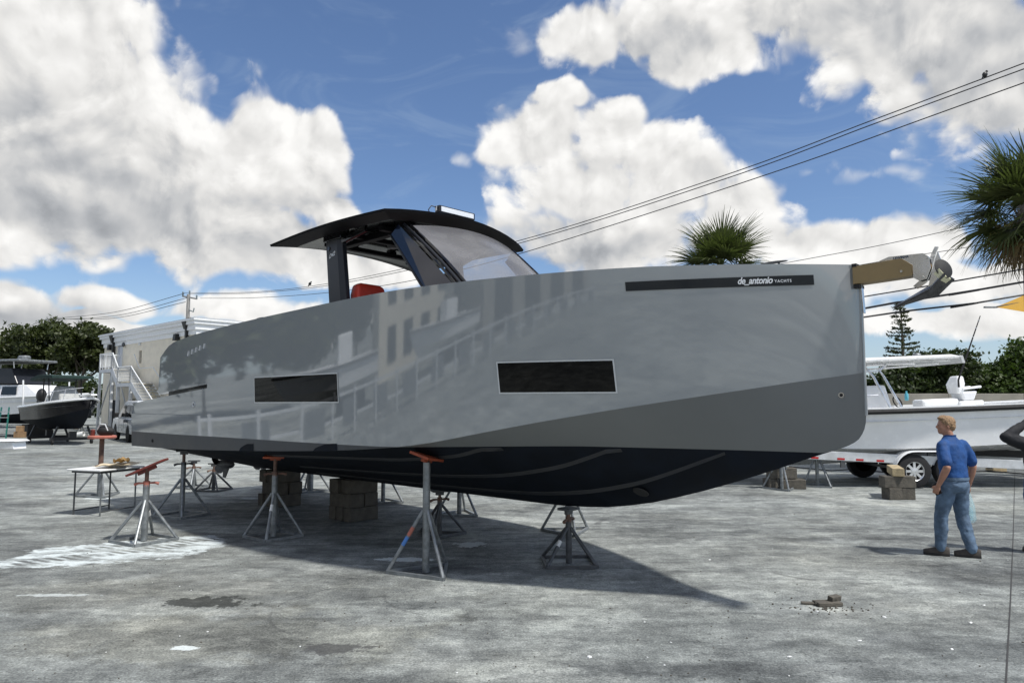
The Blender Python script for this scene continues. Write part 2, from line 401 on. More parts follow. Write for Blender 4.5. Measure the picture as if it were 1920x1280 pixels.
def smooth_tab(tab):
    xs = np.array([t[0] for t in tab]); ys = np.array([t[1] for t in tab]); h = np.diff(xs); dl = np.diff(ys) / h
    m = np.zeros(len(xs)); m[0] = dl[0]; m[-1] = dl[-1]
    for i in range(1, len(xs) - 1):
        if dl[i - 1] * dl[i] > 0: m[i] = (h[i - 1] + h[i]) / (h[i - 1] / dl[i] + h[i] / dl[i - 1]) if False else 2 * dl[i - 1] * dl[i] / (dl[i - 1] + dl[i])
    def f(x):
        x = min(max(x, xs[0]), xs[-1]); i = min(int(np.searchsorted(xs, x, 'right')) - 1, len(h) - 1); t = (x - xs[i]) / h[i]
        return float((2 * t**3 - 3 * t**2 + 1) * ys[i] + (t**3 - 2 * t**2 + t) * h[i] * m[i] + (-2 * t**3 + 3 * t**2) * ys[i + 1] + (t**3 - t**2) * h[i] * m[i + 1])
    return f

# ================================================================== SETTING: ground
M = bpy.data.materials.new('yard_concrete'); M.use_nodes = True; T = NT(M.node_tree); b = T.n['Principled BSDF']; MATS['yard_concrete'] = M
pos = T.node('ShaderNodeNewGeometry').outputs['Position']
big = T.noise(pos, .16, 5, .6); med = T.noise(pos, .9, 7, .65, .4); fine = T.noise(pos, 9, 8, .7); speck = T.noise(pos, 55, 4, .7)
strk = T.noise(T.v('MULTIPLY', pos, (.55, 2.6, 1)), 1.5, 7, .65, .6)
val = T.m('ADD', T.m('ADD', T.m('MULTIPLY', T.m('ADD', T.m('MULTIPLY', big, 1.5), -.25), .34), T.m('MULTIPLY', med, .30)), T.m('ADD', T.m('MULTIPLY', fine, .20), T.m('MULTIPLY', strk, .26)))
val = T.m('ADD', val, T.m('ADD', T.m('MULTIPLY', T.m('SUBTRACT', speck, .5), .40), T.m('MULTIPLY', T.m('SUBTRACT', T.noise(pos, 3.2, 8, .72), .5), .30)))
c = T.ramp(val, [(.40, (.062, .064, .066)), (.48, (.122, .126, .126)), (.56, (.205, .212, .208)), (.67, (.37, .375, .365))])
c = T.mix(T.m('MULTIPLY', T.ss(T.noise(pos, .35, 4, .6), .45, .7), .35), c, T.v('MULTIPLY', c, (1.06, 1.0, .88)))
# dark pits and worn flakes
pit = T.m('MULTIPLY', T.ss(T.noise(T.v('MULTIPLY', pos, (.8, 1.5, 1)), 5.5, 5, .7), .62, .70), T.ss(med, .40, .62))
c = T.mix(T.m('MULTIPLY', pit, .75), c, (.075, .078, .08))
spk = T.m('MULTIPLY', T.ss(T.noise(T.v('MULTIPLY', pos, (.8, 1.3, 1)), 21, 4, .65), .585, .66), T.ss(T.noise(pos, 1.4, 3, .6), .36, .62)); c = T.mix(T.m('MULTIPLY', spk, .80), c, (.060, .062, .064))
worn = T.ss(T.noise(T.v('MULTIPLY', pos, (.7, 1.35, 1)), 1.5, 9, .76), .475, .545); c = T.mix(T.m('MULTIPLY', worn, .42), c, T.v('MULTIPLY', c, (1.75, 1.75, 1.72))); c = T.mix(.5, c, T.v('MULTIPLY', c, (.80, .81, .82)))
flake = T.ss(T.noise(pos, 16, 3, .6), .70, .76); c = T.mix(T.m('MULTIPLY', flake, .35), c, (.42, .43, .42))
px_ = T.sep(pos)
_nc = {}
def cnoise(sc):
    k = 1.2 if sc < 2 else 3. if sc < 4 else 6.
    if k not in _nc: _nc[k] = T.m('MULTIPLY', T.m('SUBTRACT', T.noise(pos, k, 8, .72), .5), 4.4)
    return _nc[k]
def blot(px, py, rx, ry, col, amt, edge=.5, nscale=2.5, rot=0., mul=False):
    """a ragged-edged patch at a place on the yard: stains, darker and lighter areas"""
    global c
    g = gp(px, py); q = T.v('SUBTRACT', pos, (g.x, g.y, 0))
    if rot:
        s = T.sep(q); cr, sr = math.cos(rot), math.sin(rot)
        q = T.comb(T.m('ADD', T.m('MULTIPLY', s[0], cr), T.m('MULTIPLY', s[1], sr)), T.m('SUBTRACT', T.m('MULTIPLY', s[1], cr), T.m('MULTIPLY', s[0], sr)))
    d = T.v('LENGTH', T.v('MULTIPLY', q, (1 / rx, 1 / ry, 0)))
    d = T.m('ADD', d, cnoise(nscale))
    f = T.m('MULTIPLY', T.ss(d, 1 - edge / 2, 1 + edge / 2, 1, 0), amt)
    c = T.mix(f, c, T.v('MULTIPLY', c, col) if mul else col); return f
blot(1660, 1215, 2.4, 1.3, (.55, .56, .58), .72, .7, 1.2, mul=True)  # darker area at the lower right of the yard
blot(1860, 1075, .7, .5, (.5, .5, .52), .6, .6, 2, mul=True)  # darker patch to the right of the man's feet
blot(385, 1128, .42, .17, (.03, .032, .03), .85, .25, 4)
blot(760, 1133, .45, .16, (.62, .63, .65), .7, .2, 1.5, mul=True)
blot(620, 1215, .25, .12, (.07, .07, .075), .8, .3, 4)
blot(420, 1195, 1.6, .6, (.70, .66, .58), .5, .8, 1.2, mul=True)
blot(140, 1110, 2.6, .5, (.62, .60, .57), .55, .8, 1.0, mul=True)
blot(1250, 1255, .7, .15, (.55, .55, .57), .6, .5, 5, mul=True)
blot(1480, 1010, 1.2, .12, (.5, .5, .52), .6, .5, 3, mul=True)
blot(1200, 1000, .9, .5, (.6, .6, .6), .5, .8, 2, mul=True)
blot(880, 1068, 1.4, .22, (.5, .5, .52), .65, .6, 3, mul=True)  # darker band beside the nearest jack stand
blot(1240, 1130, 3.0, 1.2, (1.35, 1.35, 1.33), .4, .9, 1.0, mul=True)
blot(1120, 1190, 2.2, .8, (1.3, 1.3, 1.28), .35, .9, 1.2, mul=True)
# white spill tracked by tyres
def rotp(px, py, ang):
    g = gp(px, py); s = T.sep(T.v('SUBTRACT', pos, (g.x, g.y, 0))); cr, sr = math.cos(ang), math.sin(ang)
    return T.m('ADD', T.m('MULTIPLY', s[0], cr), T.m('MULTIPLY', s[1], sr)), T.m('SUBTRACT', T.m('MULTIPLY', s[1], cr), T.m('MULTIPLY', s[0], sr))
A_ = gp(0, 1062); B_ = gp(455, 1012); sa = math.atan2(B_.y - A_.y, B_.x - A_.x); sL = (B_ - A_).length
mx_, my_ = rotp(228, 1032, sa)
rag = T.m('MULTIPLY', T.m('SUBTRACT', T.noise(pos, 1.7, 7, .68), .5), 1.9)
wid = T.m('ADD', T.m('DIVIDE', T.m('ABSOLUTE', my_), .78), T.m('POWER', T.m('DIVIDE', T.m('ABSOLUTE', mx_), sL * .52), 4.))
spill = T.ss(T.m('ADD', wid, rag), .88, 1.0, 1, 0)
tread = T.m('SINE', T.m('ADD', T.m('MULTIPLY', mx_, 46.), T.m('MULTIPLY', my_, 22.)))
lane = T.m('MULTIPLY', T.ss(T.m('ABSOLUTE', T.m('SUBTRACT', my_, -.08)), .14, .20, 1, 0), T.ss(T.noise(pos, 1.1, 2, .5), .38, .5))
lane2 = T.m('MULTIPLY', T.ss(T.m('ABSOLUTE', T.m('SUBTRACT', T.m('ADD', my_, T.m('MULTIPLY', mx_, .10)), .33)), .12, .18, 1, 0), T.ss(T.noise(pos, .8, 2, .5), .42, .55))
cut = T.m('MULTIPLY', T.m('MAXIMUM', lane, lane2), T.ss(T.m('ADD', tread, T.m('MULTIPLY', rag, .8)), -.35, .15))
wear = T.ss(T.noise(T.v('MULTIPLY', pos, (.7, 1.6, 1)), 3.6, 7, .75), .40, .58)
c = T.mix(T.m('MULTIPLY', T.m('MULTIPLY', spill, T.m('SUBTRACT', 1., T.m('MULTIPLY', cut, .9))), T.m('ADD', .16, T.m('MULTIPLY', wear, .74))), c, (.62, .66, .68))
WHITE = (.64, .67, .68)
blot(752, 1048, .34, .10, WHITE, .9, .2, 3.5); blot(880, 1020, .22, .16, WHITE, .7, .2, 5)
blot(398, 941, .55, .16, (.5, .49, .46), .7, .25, 4); blot(470, 934, .2, .1, WHITE, .7, .2, 5); blot(108, 1115, .32, .05, WHITE, .5, .4, 5)
blot(185, 934, .3, .12, WHITE, .8, .2, 4); blot(1100, 978, .5, .1, (.42, .43, .42), .6, .4, 4); blot(345, 1214, .10, .05, WHITE, .8, .3, 8)
# tyre arcs
def arc(px, py, r, w, a0, a1, amt):
    global c
    g = gp(px, py); s = T.sep(T.v('SUBTRACT', pos, (g.x, g.y, 0)))
    d = T.m('ABSOLUTE', T.m('SUBTRACT', T.m('SQRT', T.m('ADD', T.m('MULTIPLY', s[0], s[0]), T.m('MULTIPLY', s[1], s[1]))), r))
    an = T.m('ARCTAN2', s[1], s[0])
    f = T.m('MULTIPLY', T.ss(d, w * .5, w * 1.4, 1, 0), T.m('MULTIPLY', T.ss(an, a0, a0 + .15), T.ss(an, a1 - .15, a1, 1, 0)))
    c = T.mix(T.m('MULTIPLY', f, amt), c, (.05, .05, .052))
arc(700, 1140, .92, .016, 1.9, 3.1, .38); arc(700, 1140, .92, .016, -3.12, -2.1, .38); arc(880, 1110, .85, .014, -3.0, -1.9, .36); arc(1530, 1065, .6, .03, -2.9, -1.9, .45); arc(1240, 985, 1.0, .05, 2.4, 3.12, .5)
grain = T.m('ADD', T.m('ADD', 1., T.m('MULTIPLY', T.m('SUBTRACT', speck, .5), .55)), T.m('MULTIPLY', T.m('SUBTRACT', T.noise(pos, 24, 5, .7), .5), .55))
c = T.v('MULTIPLY', T.v('SCALE', c, scale=T.m('MAXIMUM', grain, .3)), (1.03, 1.06, 1.035))
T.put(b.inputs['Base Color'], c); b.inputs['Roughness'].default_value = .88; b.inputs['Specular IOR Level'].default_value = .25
bn = T.node('ShaderNodeBump'); bn.inputs['Strength'].default_value = .55; bn.inputs['Distance'].default_value = .02
T.put(bn.inputs['Height'], T.m('ADD', T.m('MULTIPLY', fine, .6), T.m('SUBTRACT', T.m('MULTIPLY', speck, .5), T.m('ADD', T.m('MULTIPLY', pit, .5), T.m('MULTIPLY', spk, .4))))); T.l.new(bn.outputs[0], b.inputs['Normal'])
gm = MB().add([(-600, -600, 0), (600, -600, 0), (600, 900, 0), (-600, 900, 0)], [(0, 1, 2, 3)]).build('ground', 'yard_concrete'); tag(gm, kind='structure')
# saw-cut joint at the right
jb = MB(); pts = [gp(1903, 880), gp(1900, 1000), gp(1895, 1120), gp(1886, 1285)]
for a, q in zip(pts, pts[1:]):
    jb.add([a + Vector((-.007, 0, .004)), a + Vector((.007, 0, .004)), q + Vector((.007, 0, .004)), q + Vector((-.007, 0, .004))], [(0, 1, 2, 3)])
tag(jb.build('expansion_joint', 'joint'), kind='structure')

# ================================================================== THE GREY YACHT (local x = forward, y = port, z = up)
YA = math.atan2(-.687, .727); YO = Vector((.67, 8.75, 0))
yacht = thing('motor_yacht', 'long grey motor yacht with black bottom and black hardtop standing on jack stands', 'yacht', YO, YA)
zs = smooth_tab([(-9.4, 2.95), (-7.0, 2.975), (-6.15, 3.035), (-4.24, 3.115), (-2.15, 3.165), (-.76, 3.205), (.15, 3.217), (1.6, 3.228), (2.6, 3.206), (3.44, 3.169)])
zc = smooth_tab([(-9.3, 1.11), (-7, 1.15), (-4.2, 1.239), (-2.06, 1.338), (-1.48, 1.379), (-1.13, 1.41), (-.67, 1.467), (.01, 1.593), (.61, 1.708), (1.14, 1.804), (1.63, 1.89), (2.52, 2.04), (2.94, 2.112), (3.44, 2.187)])
def bc(u):
    t = min(1., max(0., (u + 4.5) / 6.5)); f = .09 + .15 * t * t * (3 - 2 * t); b_ = bs(u); return max(.006, b_ - 1.15 * f * b_ / (b_ + .3))
zk = smooth_tab([(-9.4, .67), (-.3, .67), (.4, .70), (1.04, .793), (1.7, .967), (2.3, 1.164), (3.03, 1.436), (3.27, 1.525), (3.36, 1.58), (3.41, 1.655), (3.437, 1.75), (3.44, 1.80)])
def bs(u):
    if u < -2.57: return 2.0 - .13 * max(0, (-6.0 - u) / 3.3) ** 1.5
    return max(.012, 2.0 * (1 - (1 - (3.44 - u) / 6.01) ** 2.2)) if u < 3.44 else .012
def topv(u, z):
    t = min(max((z - zc(u)) / (zs(u) - zc(u)), -.1), 1.02); t0 = max(t, 0)
    p_ = 1.12                 # sections stand upright at the sheer aft, flare stays straight at the bow
    v = bc(u) + (bs(u) - bc(u)) * (1 - (1 - min(t0, 1.)) ** p_)
    if u < -5.7 and z < 1.725: v += .035 * min(1, (-5.7 - u) / 1.6)
    return v
US = [-9.3, -9.0, -8.5, -8, -7.5, -7, -6.5, -6, -5.7, -5.3, -5, -4.5, -4, -3.5, -3, -2.5, -2.2, -1.9, -1.6, -1.36, -1.1, -.88, -.6, -.3, 0, .3, .6, .9, 1.2, 1.5, 1.8, 2.1, 2.4, 2.6, 2.8, 2.95, 3.05, 3.15, 3.22, 3.28, 3.33, 3.37, 3.4, 3.42, 3.435, 3.44]
WL = lambda u: interp(u, [(-9.3, 1.388), (-4.9, 1.405), (-1.13, 1.41), (.8, 1.465), (3.44, 1.45)])
zt = lambda u: interp(u, [(-9.3, 1.925), (-5.7, 2.155)])
def side_strip(lo, hi, n, us=US, off=0., fv=None):
    """both hull sides between the heights lo(u) and hi(u)"""
    fv = fv or topv; mb = MB()
    for s in (-1, 1):
        vs = []; m = len(us)
        for u in us:
            a, q = lo(u), hi(u)
            for j in range(n + 1):
                z = a + (q - a) * j / n; vs.append((u, s * (fv(u, z) + off), z))
        mb.add(vs, [(i * (n + 1) + j, (i + 1) * (n + 1) + j, (i + 1) * (n + 1) + j + 1, i * (n + 1) + j + 1) for i in range(m - 1) for j in range(n)])
    return mb
lowtop = lambda u: max(zc(u), WL(u)) if u < -1.1 else zc(u)
# main topsides forward of the cockpit gate, low quarters aft of it
fwd = [u for u in US if u >= -5.7]; aft = [u for u in US if u <= -5.7]
hull = side_strip(lambda u: lowtop(u), zs, 14, fwd).build('topsides', 'hull_grey', yacht, 2)
side_strip(lambda u: 1.7255, zt, 3, aft).build('quarter_upper', 'hull_grey', yacht, 2)
side_strip(lambda u: lowtop(u), lambda u: 1.7245, 4, aft).build('quarter_lower', 'hull_grey', yacht, 2)
# ledge of the quarter crease and the top of the quarters
lm = MB()
for s in (-1, 1):
    lm.grid(lambda i, j: (-9.3 + 3.6 * i, s * (topv(-9.3 + 3.6 * i, 1.72) + (topv(-9.3 + 3.6 * i, 1.73) - topv(-9.3 + 3.6 * i, 1.72)) * j), 1.725), 8, 1)
    lm.grid(lambda i, j: (-9.3 + 3.6 * i, s * (topv(-9.3 + 3.6 * i, zt(-9.3 + 3.6 * i)) - .16 * j), zt(-9.3 + 3.6 * i)), 8, 1)
lm.build('quarter_ledge', 'hull_grey', yacht)
# boot band
band_us = [u for u in US if u <= -1.1]
side_strip(zc, lambda u: max(zc(u) + .001, WL(u)), 3, band_us).build('boot_band', 'boot', yacht, 2)
# bottom: V sections keel -> chine
UT = -7.75
def botv(u, s):
    k = interp(u, [(-2, 1.0), (1, .9), (3, .74)])
    return bc(u) * s ** k, zk(u) + (zc(u) - zk(u)) * s
bus = [UT] + [u for u in US if u > UT]
def sw(u):
    d = zc(u) - zk(u)
    return min(1., max(0., (WL(u) - zk(u)) / d)) if d > 1e-4 else 1.
bot = MB(); flare = MB(); n = 9
for s in (-1, 1):
    vs = []; vf = []
    for u in bus:
        q = sw(u)
        for j in range(n + 1):
            v, z = botv(u, q * j / n); vs.append((u, s * v, z))
        if u > -1.7:
            for j in range(n + 1):
                v, z = botv(u, q + (1 - q) * j / n); vf.append((u, s * v, z))
    fs = lambda m: [(i * (n + 1) + j, (i + 1) * (n + 1) + j, (i + 1) * (n + 1) + j + 1, i * (n + 1) + j + 1) for i in range(m - 1) for j in range(n)]
    bot.add(vs, fs(len(bus))); flare.add(vf, fs(len([u for u in bus if u > -1.7])))
# transom of the running bottom and underside of the platform
v, z = botv(UT, 1.); bot.add([(UT, -v, z), (UT, 0, zk(UT)), (UT, v, z)], [(0, 1, 2)])
bot.grid(lambda i, j: (-9.3 + 1.6 * i, -bc(-9.3 + 1.6 * i) * (1 - 2 * j), zc(-9.3 + 1.6 * i) + .002), 4, 1)
bottom = bot.build('bottom', 'antifoul', yacht, 2)
flare.build('bow_flare', 'hull_grey_shaded', yacht, 2)
# stem bar, transom, deck
st = MB(); st.tube([(3.442, 0, z) for z in np.linspace(1.80, 3.165, 12)], .013, 8); st.build('stem', 'hull_grey', yacht, True)
tb = MB(); w = topv(-9.3, 1.6)
tb.add([(-9.3, -bc(-9.3), zc(-9.3)), (-9.3, bc(-9.3), zc(-9.3)), (-9.3, w, 1.72), (-9.3, topv(-9.3, 1.92), 1.925), (-9.3, -topv(-9.3, 1.92), 1.925), (-9.3, -w, 1.72)], [(0, 1, 2, 3, 4, 5)])
tb.build('transom', 'hull_grey', yacht)
dk = MB()
dus = [u for u in US if u >= -7.0]
for u0, u1 in zip(dus, dus[1:]):
    dk.add([(u0, -bs(u0) + .02, zs(u0) - .012), (u1, -bs(u1) + .01, zs(u1) - .012), (u1, bs(u1) - .01, zs(u1) - .012), (u0, bs(u0) - .02, zs(u0) - .012)], [(0, 1, 2, 3)])
dk.grid(lambda i, j: (-9.3 + 3.6 * i, -1.8 + 3.6 * j, 1.85), 2, 1)
dk.build('deck', 'deck_grey', yacht)
# aft wings rising from the quarters, with the recessed slot below them
wl_top = lambda u: min(zs(u), interp(u, [(-7.85, 2.10), (-7.72, 2.73), (-7.35, 2.90), (-7.02, 2.972), (-6.9, 3.2)]))
wus = [-7.84, -7.80, -7.76, -7.72, -7.6, -7.45, -7.3, -7.1, -6.95, -6.7, -6.4, -6.15, -5.9, -5.69]
wbot = lambda u: interp(u, [(-7.85, 2.085), (-5.69, 2.22)])
wv = lambda u, z: topv(u, z)
for s in (-1, 1):
    wing = MB(); slot = MB()
    for off in (0, .10):
        vs = []; n = 8
        for u in wus:
            a, q = wbot(u), max(wbot(u) + .002, wl_top(u))
            for j in range(n + 1): z = a + (q - a) * j / n; vs.append((u, s * (wv(u, z) - off), z))
        wing.add(vs, [(i * (n + 1) + j, (i + 1) * (n + 1) + j, (i + 1) * (n + 1) + j + 1, i * (n + 1) + j + 1) for i in range(len(wus) - 1) for j in range(n)])
    # rim
    rim = [(u, wl_top(u)) for u in wus]; low = [(u, wbot(u)) for u in wus]
    for path in (rim, low):
        vs = []
        for u, z in path: vs += [(u, s * wv(u, z), z), (u, s * (wv(u, z) - .10), z)]
        wing.add(vs, [(2 * i, 2 * i + 2, 2 * i + 3, 2 * i + 1) for i in range(len(path) - 1)])
    slot.grid(lambda i, j: (-7.7 + 2.0 * i, s * (topv(-7.7 + 2.0 * i, 2.05) - .13), zt(-7.7 + 2.0 * i) - .03 + .14 * j), 6, 1)
    wing.build('aft_wing', 'hull_grey', yacht, 2); slot.build('wing_slot', 'boot', yacht)

def patch(u0, u1, z0, z1, off, nu=8, nz=2, s=-1, zt2=None):
    z1b, z0b = zt2 or (z1, z0)
    def fn(i, j):
        u = u0 + (u1 - u0) * i; a = z0 + (z0b - z0) * i; q = z1 + (z1b - z1) * i; z = a + (q - a) * j
        return (u, s * (topv(u, z) + off), z)
    return MB().grid(fn, nu, nz)
def on_hull(vs, fs, u0, z0, off, s=-1, rise=0.):
    mb = MB(); out = []
    for x, y, _ in vs:
        u = u0 + x; z = z0 + y + rise * x; out.append((u, s * (topv(u, z) + off), z))
    return mb.add(out, fs)
for s in (-1, 1):
    for (u0, u1, z0, z1) in ((-4.13, -2.07, 1.934, 2.277), (.29, 1.436, 2.025, 2.332)):
        w = patch(u0, u1, z0, z1, .006, 12, 2, s).build('hull_window', 'window_black', yacht, True)
        e = .014; fr = MB()
        for q in (patch(u0 - e, u1 + e, z1, z1 + e, .005, 12, 1, s), patch(u0 - e, u1 + e, z0 - e, z0, .005, 12, 1, s), patch(u0 - e, u0, z0, z1, .005, 1, 2, s), patch(u1, u1 + e, z0, z1, .005, 1, 2, s)): fr.add(q.v, q.f)
        fr.build('window_trim', 'trim_white', w)
    pn = patch(1.62, 3.11, 3.0, 3.088, .006, 14, 1, s, (3.086, 2.994)).build('name_panel', 'black_panel', yacht, True)
    pa = patch(-6.5, -5.72, 2.05, 2.136, -.030, 6, 1, s, (2.176, 2.068)).build('quarter_panel', 'black_panel', yacht, True)
    if s == -1:
        vs, fs = text_geo('de_antonio', .088, .32, .0022, .92); x1 = max(v[0] for v in vs); k = .272 / x1
        on_hull([(x * k, y, 0) for x, y, _ in vs], fs, 2.538, 3.022, .009, s, -.004).build('lettering', 'letter_white', pn)
        vs, fs = text_geo('YACHTS', .036, 0, .0008, 1.25); x1 = max(v[0] for v in vs); k = .125 / x1
        on_hull([(x * k, y, 0) for x, y, _ in vs], fs, 2.822, 3.026, .009, s).build('lettering', 'letter_white', pn)
        vs, fs = text_geo('D42', .075, .25, .002, 1.0)
        on_hull([(x * 1.6, y, 0) for x, y, _ in vs], fs, -5.98, 2.094, -.026, s, .05).build('lettering', 'letter_white', pa)
# hull steps (dark scoops cut in the chine), thru hulls, thruster tunnel
for u0, u1, h in ((-4.64, -4.20, .10), (-2.66, -2.14, .085)):
    mb = MB(); vs = []; nn = 10
    for i in range(nn + 1):
        u = u0 + (u1 - u0) * i / nn; hh = h * min(1, 1.35 * (i / nn) ** .55) * (1 if i < nn else 1)
        vs += [(u, -topv(u, zc(u)) - .006, zc(u) - .004), (u, -topv(u, zc(u) + hh) - .006, zc(u) + hh)]
    mb.add(vs, [(2 * i, 2 * i + 2, 2 * i + 3, 2 * i + 1) for i in range(nn)]).build('hull_step', 'antifoul', yacht)
def ring_on(u, z, r, name, fv, s=-1, mat_='chrome', tilt=0.):
    v = fv; rot = Matrix.Rotation(R(90 * (1 if s < 0 else -1)), 3, 'X')
    o = MB().lathe([(r * .55, .0), (r * .62, .012), (r, .012), (r, -.02)], 18, (u, s * v, z), rot).build(name, mat_, yacht, True)
    MB().lathe([(0.001, .004), (r * .6, .004), (r * .6, -.01)], 14, (u, s * v, z), rot).build('bore', 'dark_void', o)
ring_on(-6.21, 1.9, .042, 'drain_fitting', topv(-6.21, 1.9), mat_='trim_white'); ring_on(-8.05, 1.25, .03, 'thru_hull', topv(-8.05, 1.25), mat_='dark_void')
ring_on(3.25, 1.985, .026, 'bow_eye', botv(3.25, (1.985 - zk(3.25)) / (zc(3.25) - zk(3.25)))[0])
tv, tz = botv(1.18, .14); nrm = Vector((0, -.55, -.83)).normalized()
MB().lathe([(.001, .004), (.085, .006), (.09, -.01)], 18, (1.18, -tv - .01, tz - .008), nrm.to_track_quat('Z', 'Y').to_matrix()).build('thruster_tunnel', 'dark_void', yacht)
# spray strakes
def strake(tab):
    f = smooth_tab(tab); u0, u1 = tab[0][0], tab[-1][0]
    for sd_ in (-1, 1):
        rings = []; nn = 40
        for i in range(nn + 1):
            u = u0 + (u1 - u0) * i / nn; ss_ = min(f(u), sw(u) - .05); v, z = botv(u, ss_); v2, z2 = botv(u, min(1, ss_ + .034)); k = 1. if i < nn else .1
            rings.append([(u, sd_ * v, z + .004), (u, sd_ * (v + .035 * k), z - .010 * k), (u, sd_ * v2, z2 - .006 * k), (u, sd_ * v2, z2 + .012)])
        MB().loft(rings).build('spray_strake', 'strake', yacht)
strake([(-4.2, .86), (-2.26, .82), (-1.37, .78), (-.57, .78), (.06, .845)]); strake([(-4.6, .46), (-2.6, .46), (-.5, .46), (.39, .50), (1.26, .62)]); strake([(-5., .18), (-2.16, .18), (-.35, .18), (1.19, .22), (2.2, .325)])
# louvre marks on the wing
for i in range(5):
    u = -6.42 + i * .155; z = 2.735 + i * .022
    mb = MB(); mb.beam((u, -(wv(u, z) + .004), z - .035), (u + .035, -(wv(u, z + .04) + .004), z + .04), .010, .026, (0, -1, 0)); mb.build('wing_louvre', 'letter_white', yacht)
# mushroom cleats
for u, v in ((2.72, -.18), (-4.35, -1.78), (2.72, .18), (-4.35, 1.78)):
    z = zs(u); mb = MB()
    mb.tube([(u - .05, v, z - .02), (u - .05, v, z + .055)], .012, 8); mb.tube([(u + .05, v, z - .02), (u + .05, v, z + .055)], .012, 8)
    mb.ell((u, v, z + .06), (.145, .032, .013), 14, 6); mb.build('cleat', 'galv_dark', yacht, True)
# ---- hardtop
def roofz(u, v):
    t = (u + 4.7) / 3.2
    return 4.355 + .135 * (1 - (v / 1.56) ** 2) + .055 * math.sin(math.pi * min(1, max(0, t))) 
def fedge(v): return -1.64 - .42 * max(0, (v + .3) / 1.85) ** 1.6 - .05 * (abs(v) / 1.5) ** 6
def aedge(v): return -4.72 - .05 * v
hw = 1.53
def rp(i, j, inset=0., dz=0.):
    v = -hw + inset + 2 * (hw - inset) * j; a = aedge(v) + inset * 1.0; q = fedge(v) - inset * 1.1; u = a + (q - a) * i
    return (u, v, roofz(u, v) + dz)
N1, N2 = 14, 14
rf = MB(); rf.grid(lambda i, j: rp(i, j), N1, N2)
roof = rf.build('hardtop', 'slate', yacht, True)
# bevelled rim: outer edge down to the inset soffit
per = [(i / N1, 0.) for i in range(N1)] + [(1., j / N2) for j in range(N2)] + [(1 - i / N1, 1.) for i in range(N1)] + [(0., 1 - j / N2) for j in range(N2)]
rim = MB(); rings = []
for i, j in per:
    a = Vector(rp(i, j)); q = Vector(rp(i, j, .30, -.095)); m_ = Vector(rp(i, j, .012, -.035)); rings.append((a, m_, q))
k = len(rings)
rim.add([p for r in rings for p in r], [(3 * i + e, 3 * ((i + 1) % k) + e, 3 * ((i + 1) % k) + e + 1, 3 * i + e + 1) for i in range(k) for e in range(2)])
rim.build('hardtop_rim', 'soffit_matte', yacht)
sf = MB(); sf.grid(lambda i, j: rp(i, j, .30, -.095), 8, 8); sf.build('soffit', 'soffit_black', yacht, True)
bm_ = MB()
for v in (-.75, .75): bm_.beam((-4.1, v, roofz(-4.1, v) - .14), (-2.1, v, roofz(-2.1, v) - .14), .12, .10)
for u in (-3.9, -3.2, -2.5): bm_.beam((u, -1.0, roofz(u, -1) - .125), (u, 1.0, roofz(u, 1) - .125), .10, .07)
bm_.build('soffit_beam', 'soffit_matte', yacht, bevel=.01)
for u, v in ((-4.05, -.4), (-4.05, .35), (-3.55, 0.), (-2.9, .4), (-2.9, -.4)): MB().lathe([(.001, -.02), (.075, -.02), (.09, .03)], 14, (u, v, roofz(u, v) - .135)).build('soffit_speaker', 'galv_dark', yacht, True)
# posts
for s in (-1, 1):
    v = s * 1.16; mb = MB(); prof = [(-.21, -.05), (.10, -.05), (.21, -.02), (.21, .05), (-.21, .05)]
    def ring(uc, z, k): return [(uc + x * k, v + (y if s < 0 else -y), z) for x, y in prof]
    mb.loft([ring(-3.20, 3.10, .98), ring(-3.36, 4.19, .92), ring(-3.36, 4.30, .92)])
    po = mb.build('hardtop_post', 'slate', yacht, bevel=.008)
    pl = MB(); pl.box((-3.36, v, 4.33), (.46, .16, .10)); pl.beam((-3.2, v, 4.25), (-2.7, v * .95, 4.36), .06, .08); pl.build('post_bracket', 'black_gloss', po, bevel=.008)
    if s < 0:
        vs, fs = text_geo('D42', .085, .3, .002); MB().add([(-3.46 + x, v - .054, 4.02 + y + .25 * x) for x, y, _ in vs], fs).build('lettering', 'letter_white', po)
        MB().tube([(-3.47, v - .05, 4.17), (-3.47, v - .062, 4.17)], .03, 12).build('nav_light', 'black_gloss', po)
# windscreen
def wsp(i, j):        # i across (port), j down
    v = -1.06 + 2.16 * i; bow_ = 1 - (2 * i - 1) ** 2
    top = Vector((-1.76 - .18 * i + .16 * bow_, v, 4.25 + .02 * i + .085 * bow_)); bt = Vector((-.44 - .26 * i + .12 * bow_, v, 3.12)); p = top.lerp(bt, j)
    p.x += .05 * math.sin(math.pi * j); return p
MB().grid(lambda i, j: wsp(i, j), 14, 8).build('windscreen', 'screen_film', yacht, True)
for i, sgn in ((0., -1), (1., 1)):
    for k, (dv, r, mname) in enumerate(((.0, .022, 'black_gloss'), (sgn * .045, .020, 'slate'), (sgn * .085, .018, 'black_gloss'))):
        mb = MB(); mb.tube([wsp(i, j) + Vector((-dv * .0 - .05 * k, dv, 0)) for j in np.linspace(-.02, 1.05, 7)], r, 8); mb.build('windscreen_pillar', mname, yacht, True)
    q = MB(); top0 = wsp(i, .0); t1 = top0 + Vector((-.13, sgn * .1, .02)); t0 = t1 + Vector((-.14, sgn * .02, -.13)); b0 = wsp(i, 1.0) + Vector((-.10, sgn * .1, 0)); b1 = Vector((-1.16, b0.y, 3.12))
    q.add([t1, t0, b1, b0], [(0, 1, 2, 3)]).build('side_glass', 'navy_glass', yacht)
    MB().tube([t0, b1], .016, 6).build('side_glass_frame', 'slate', yacht)
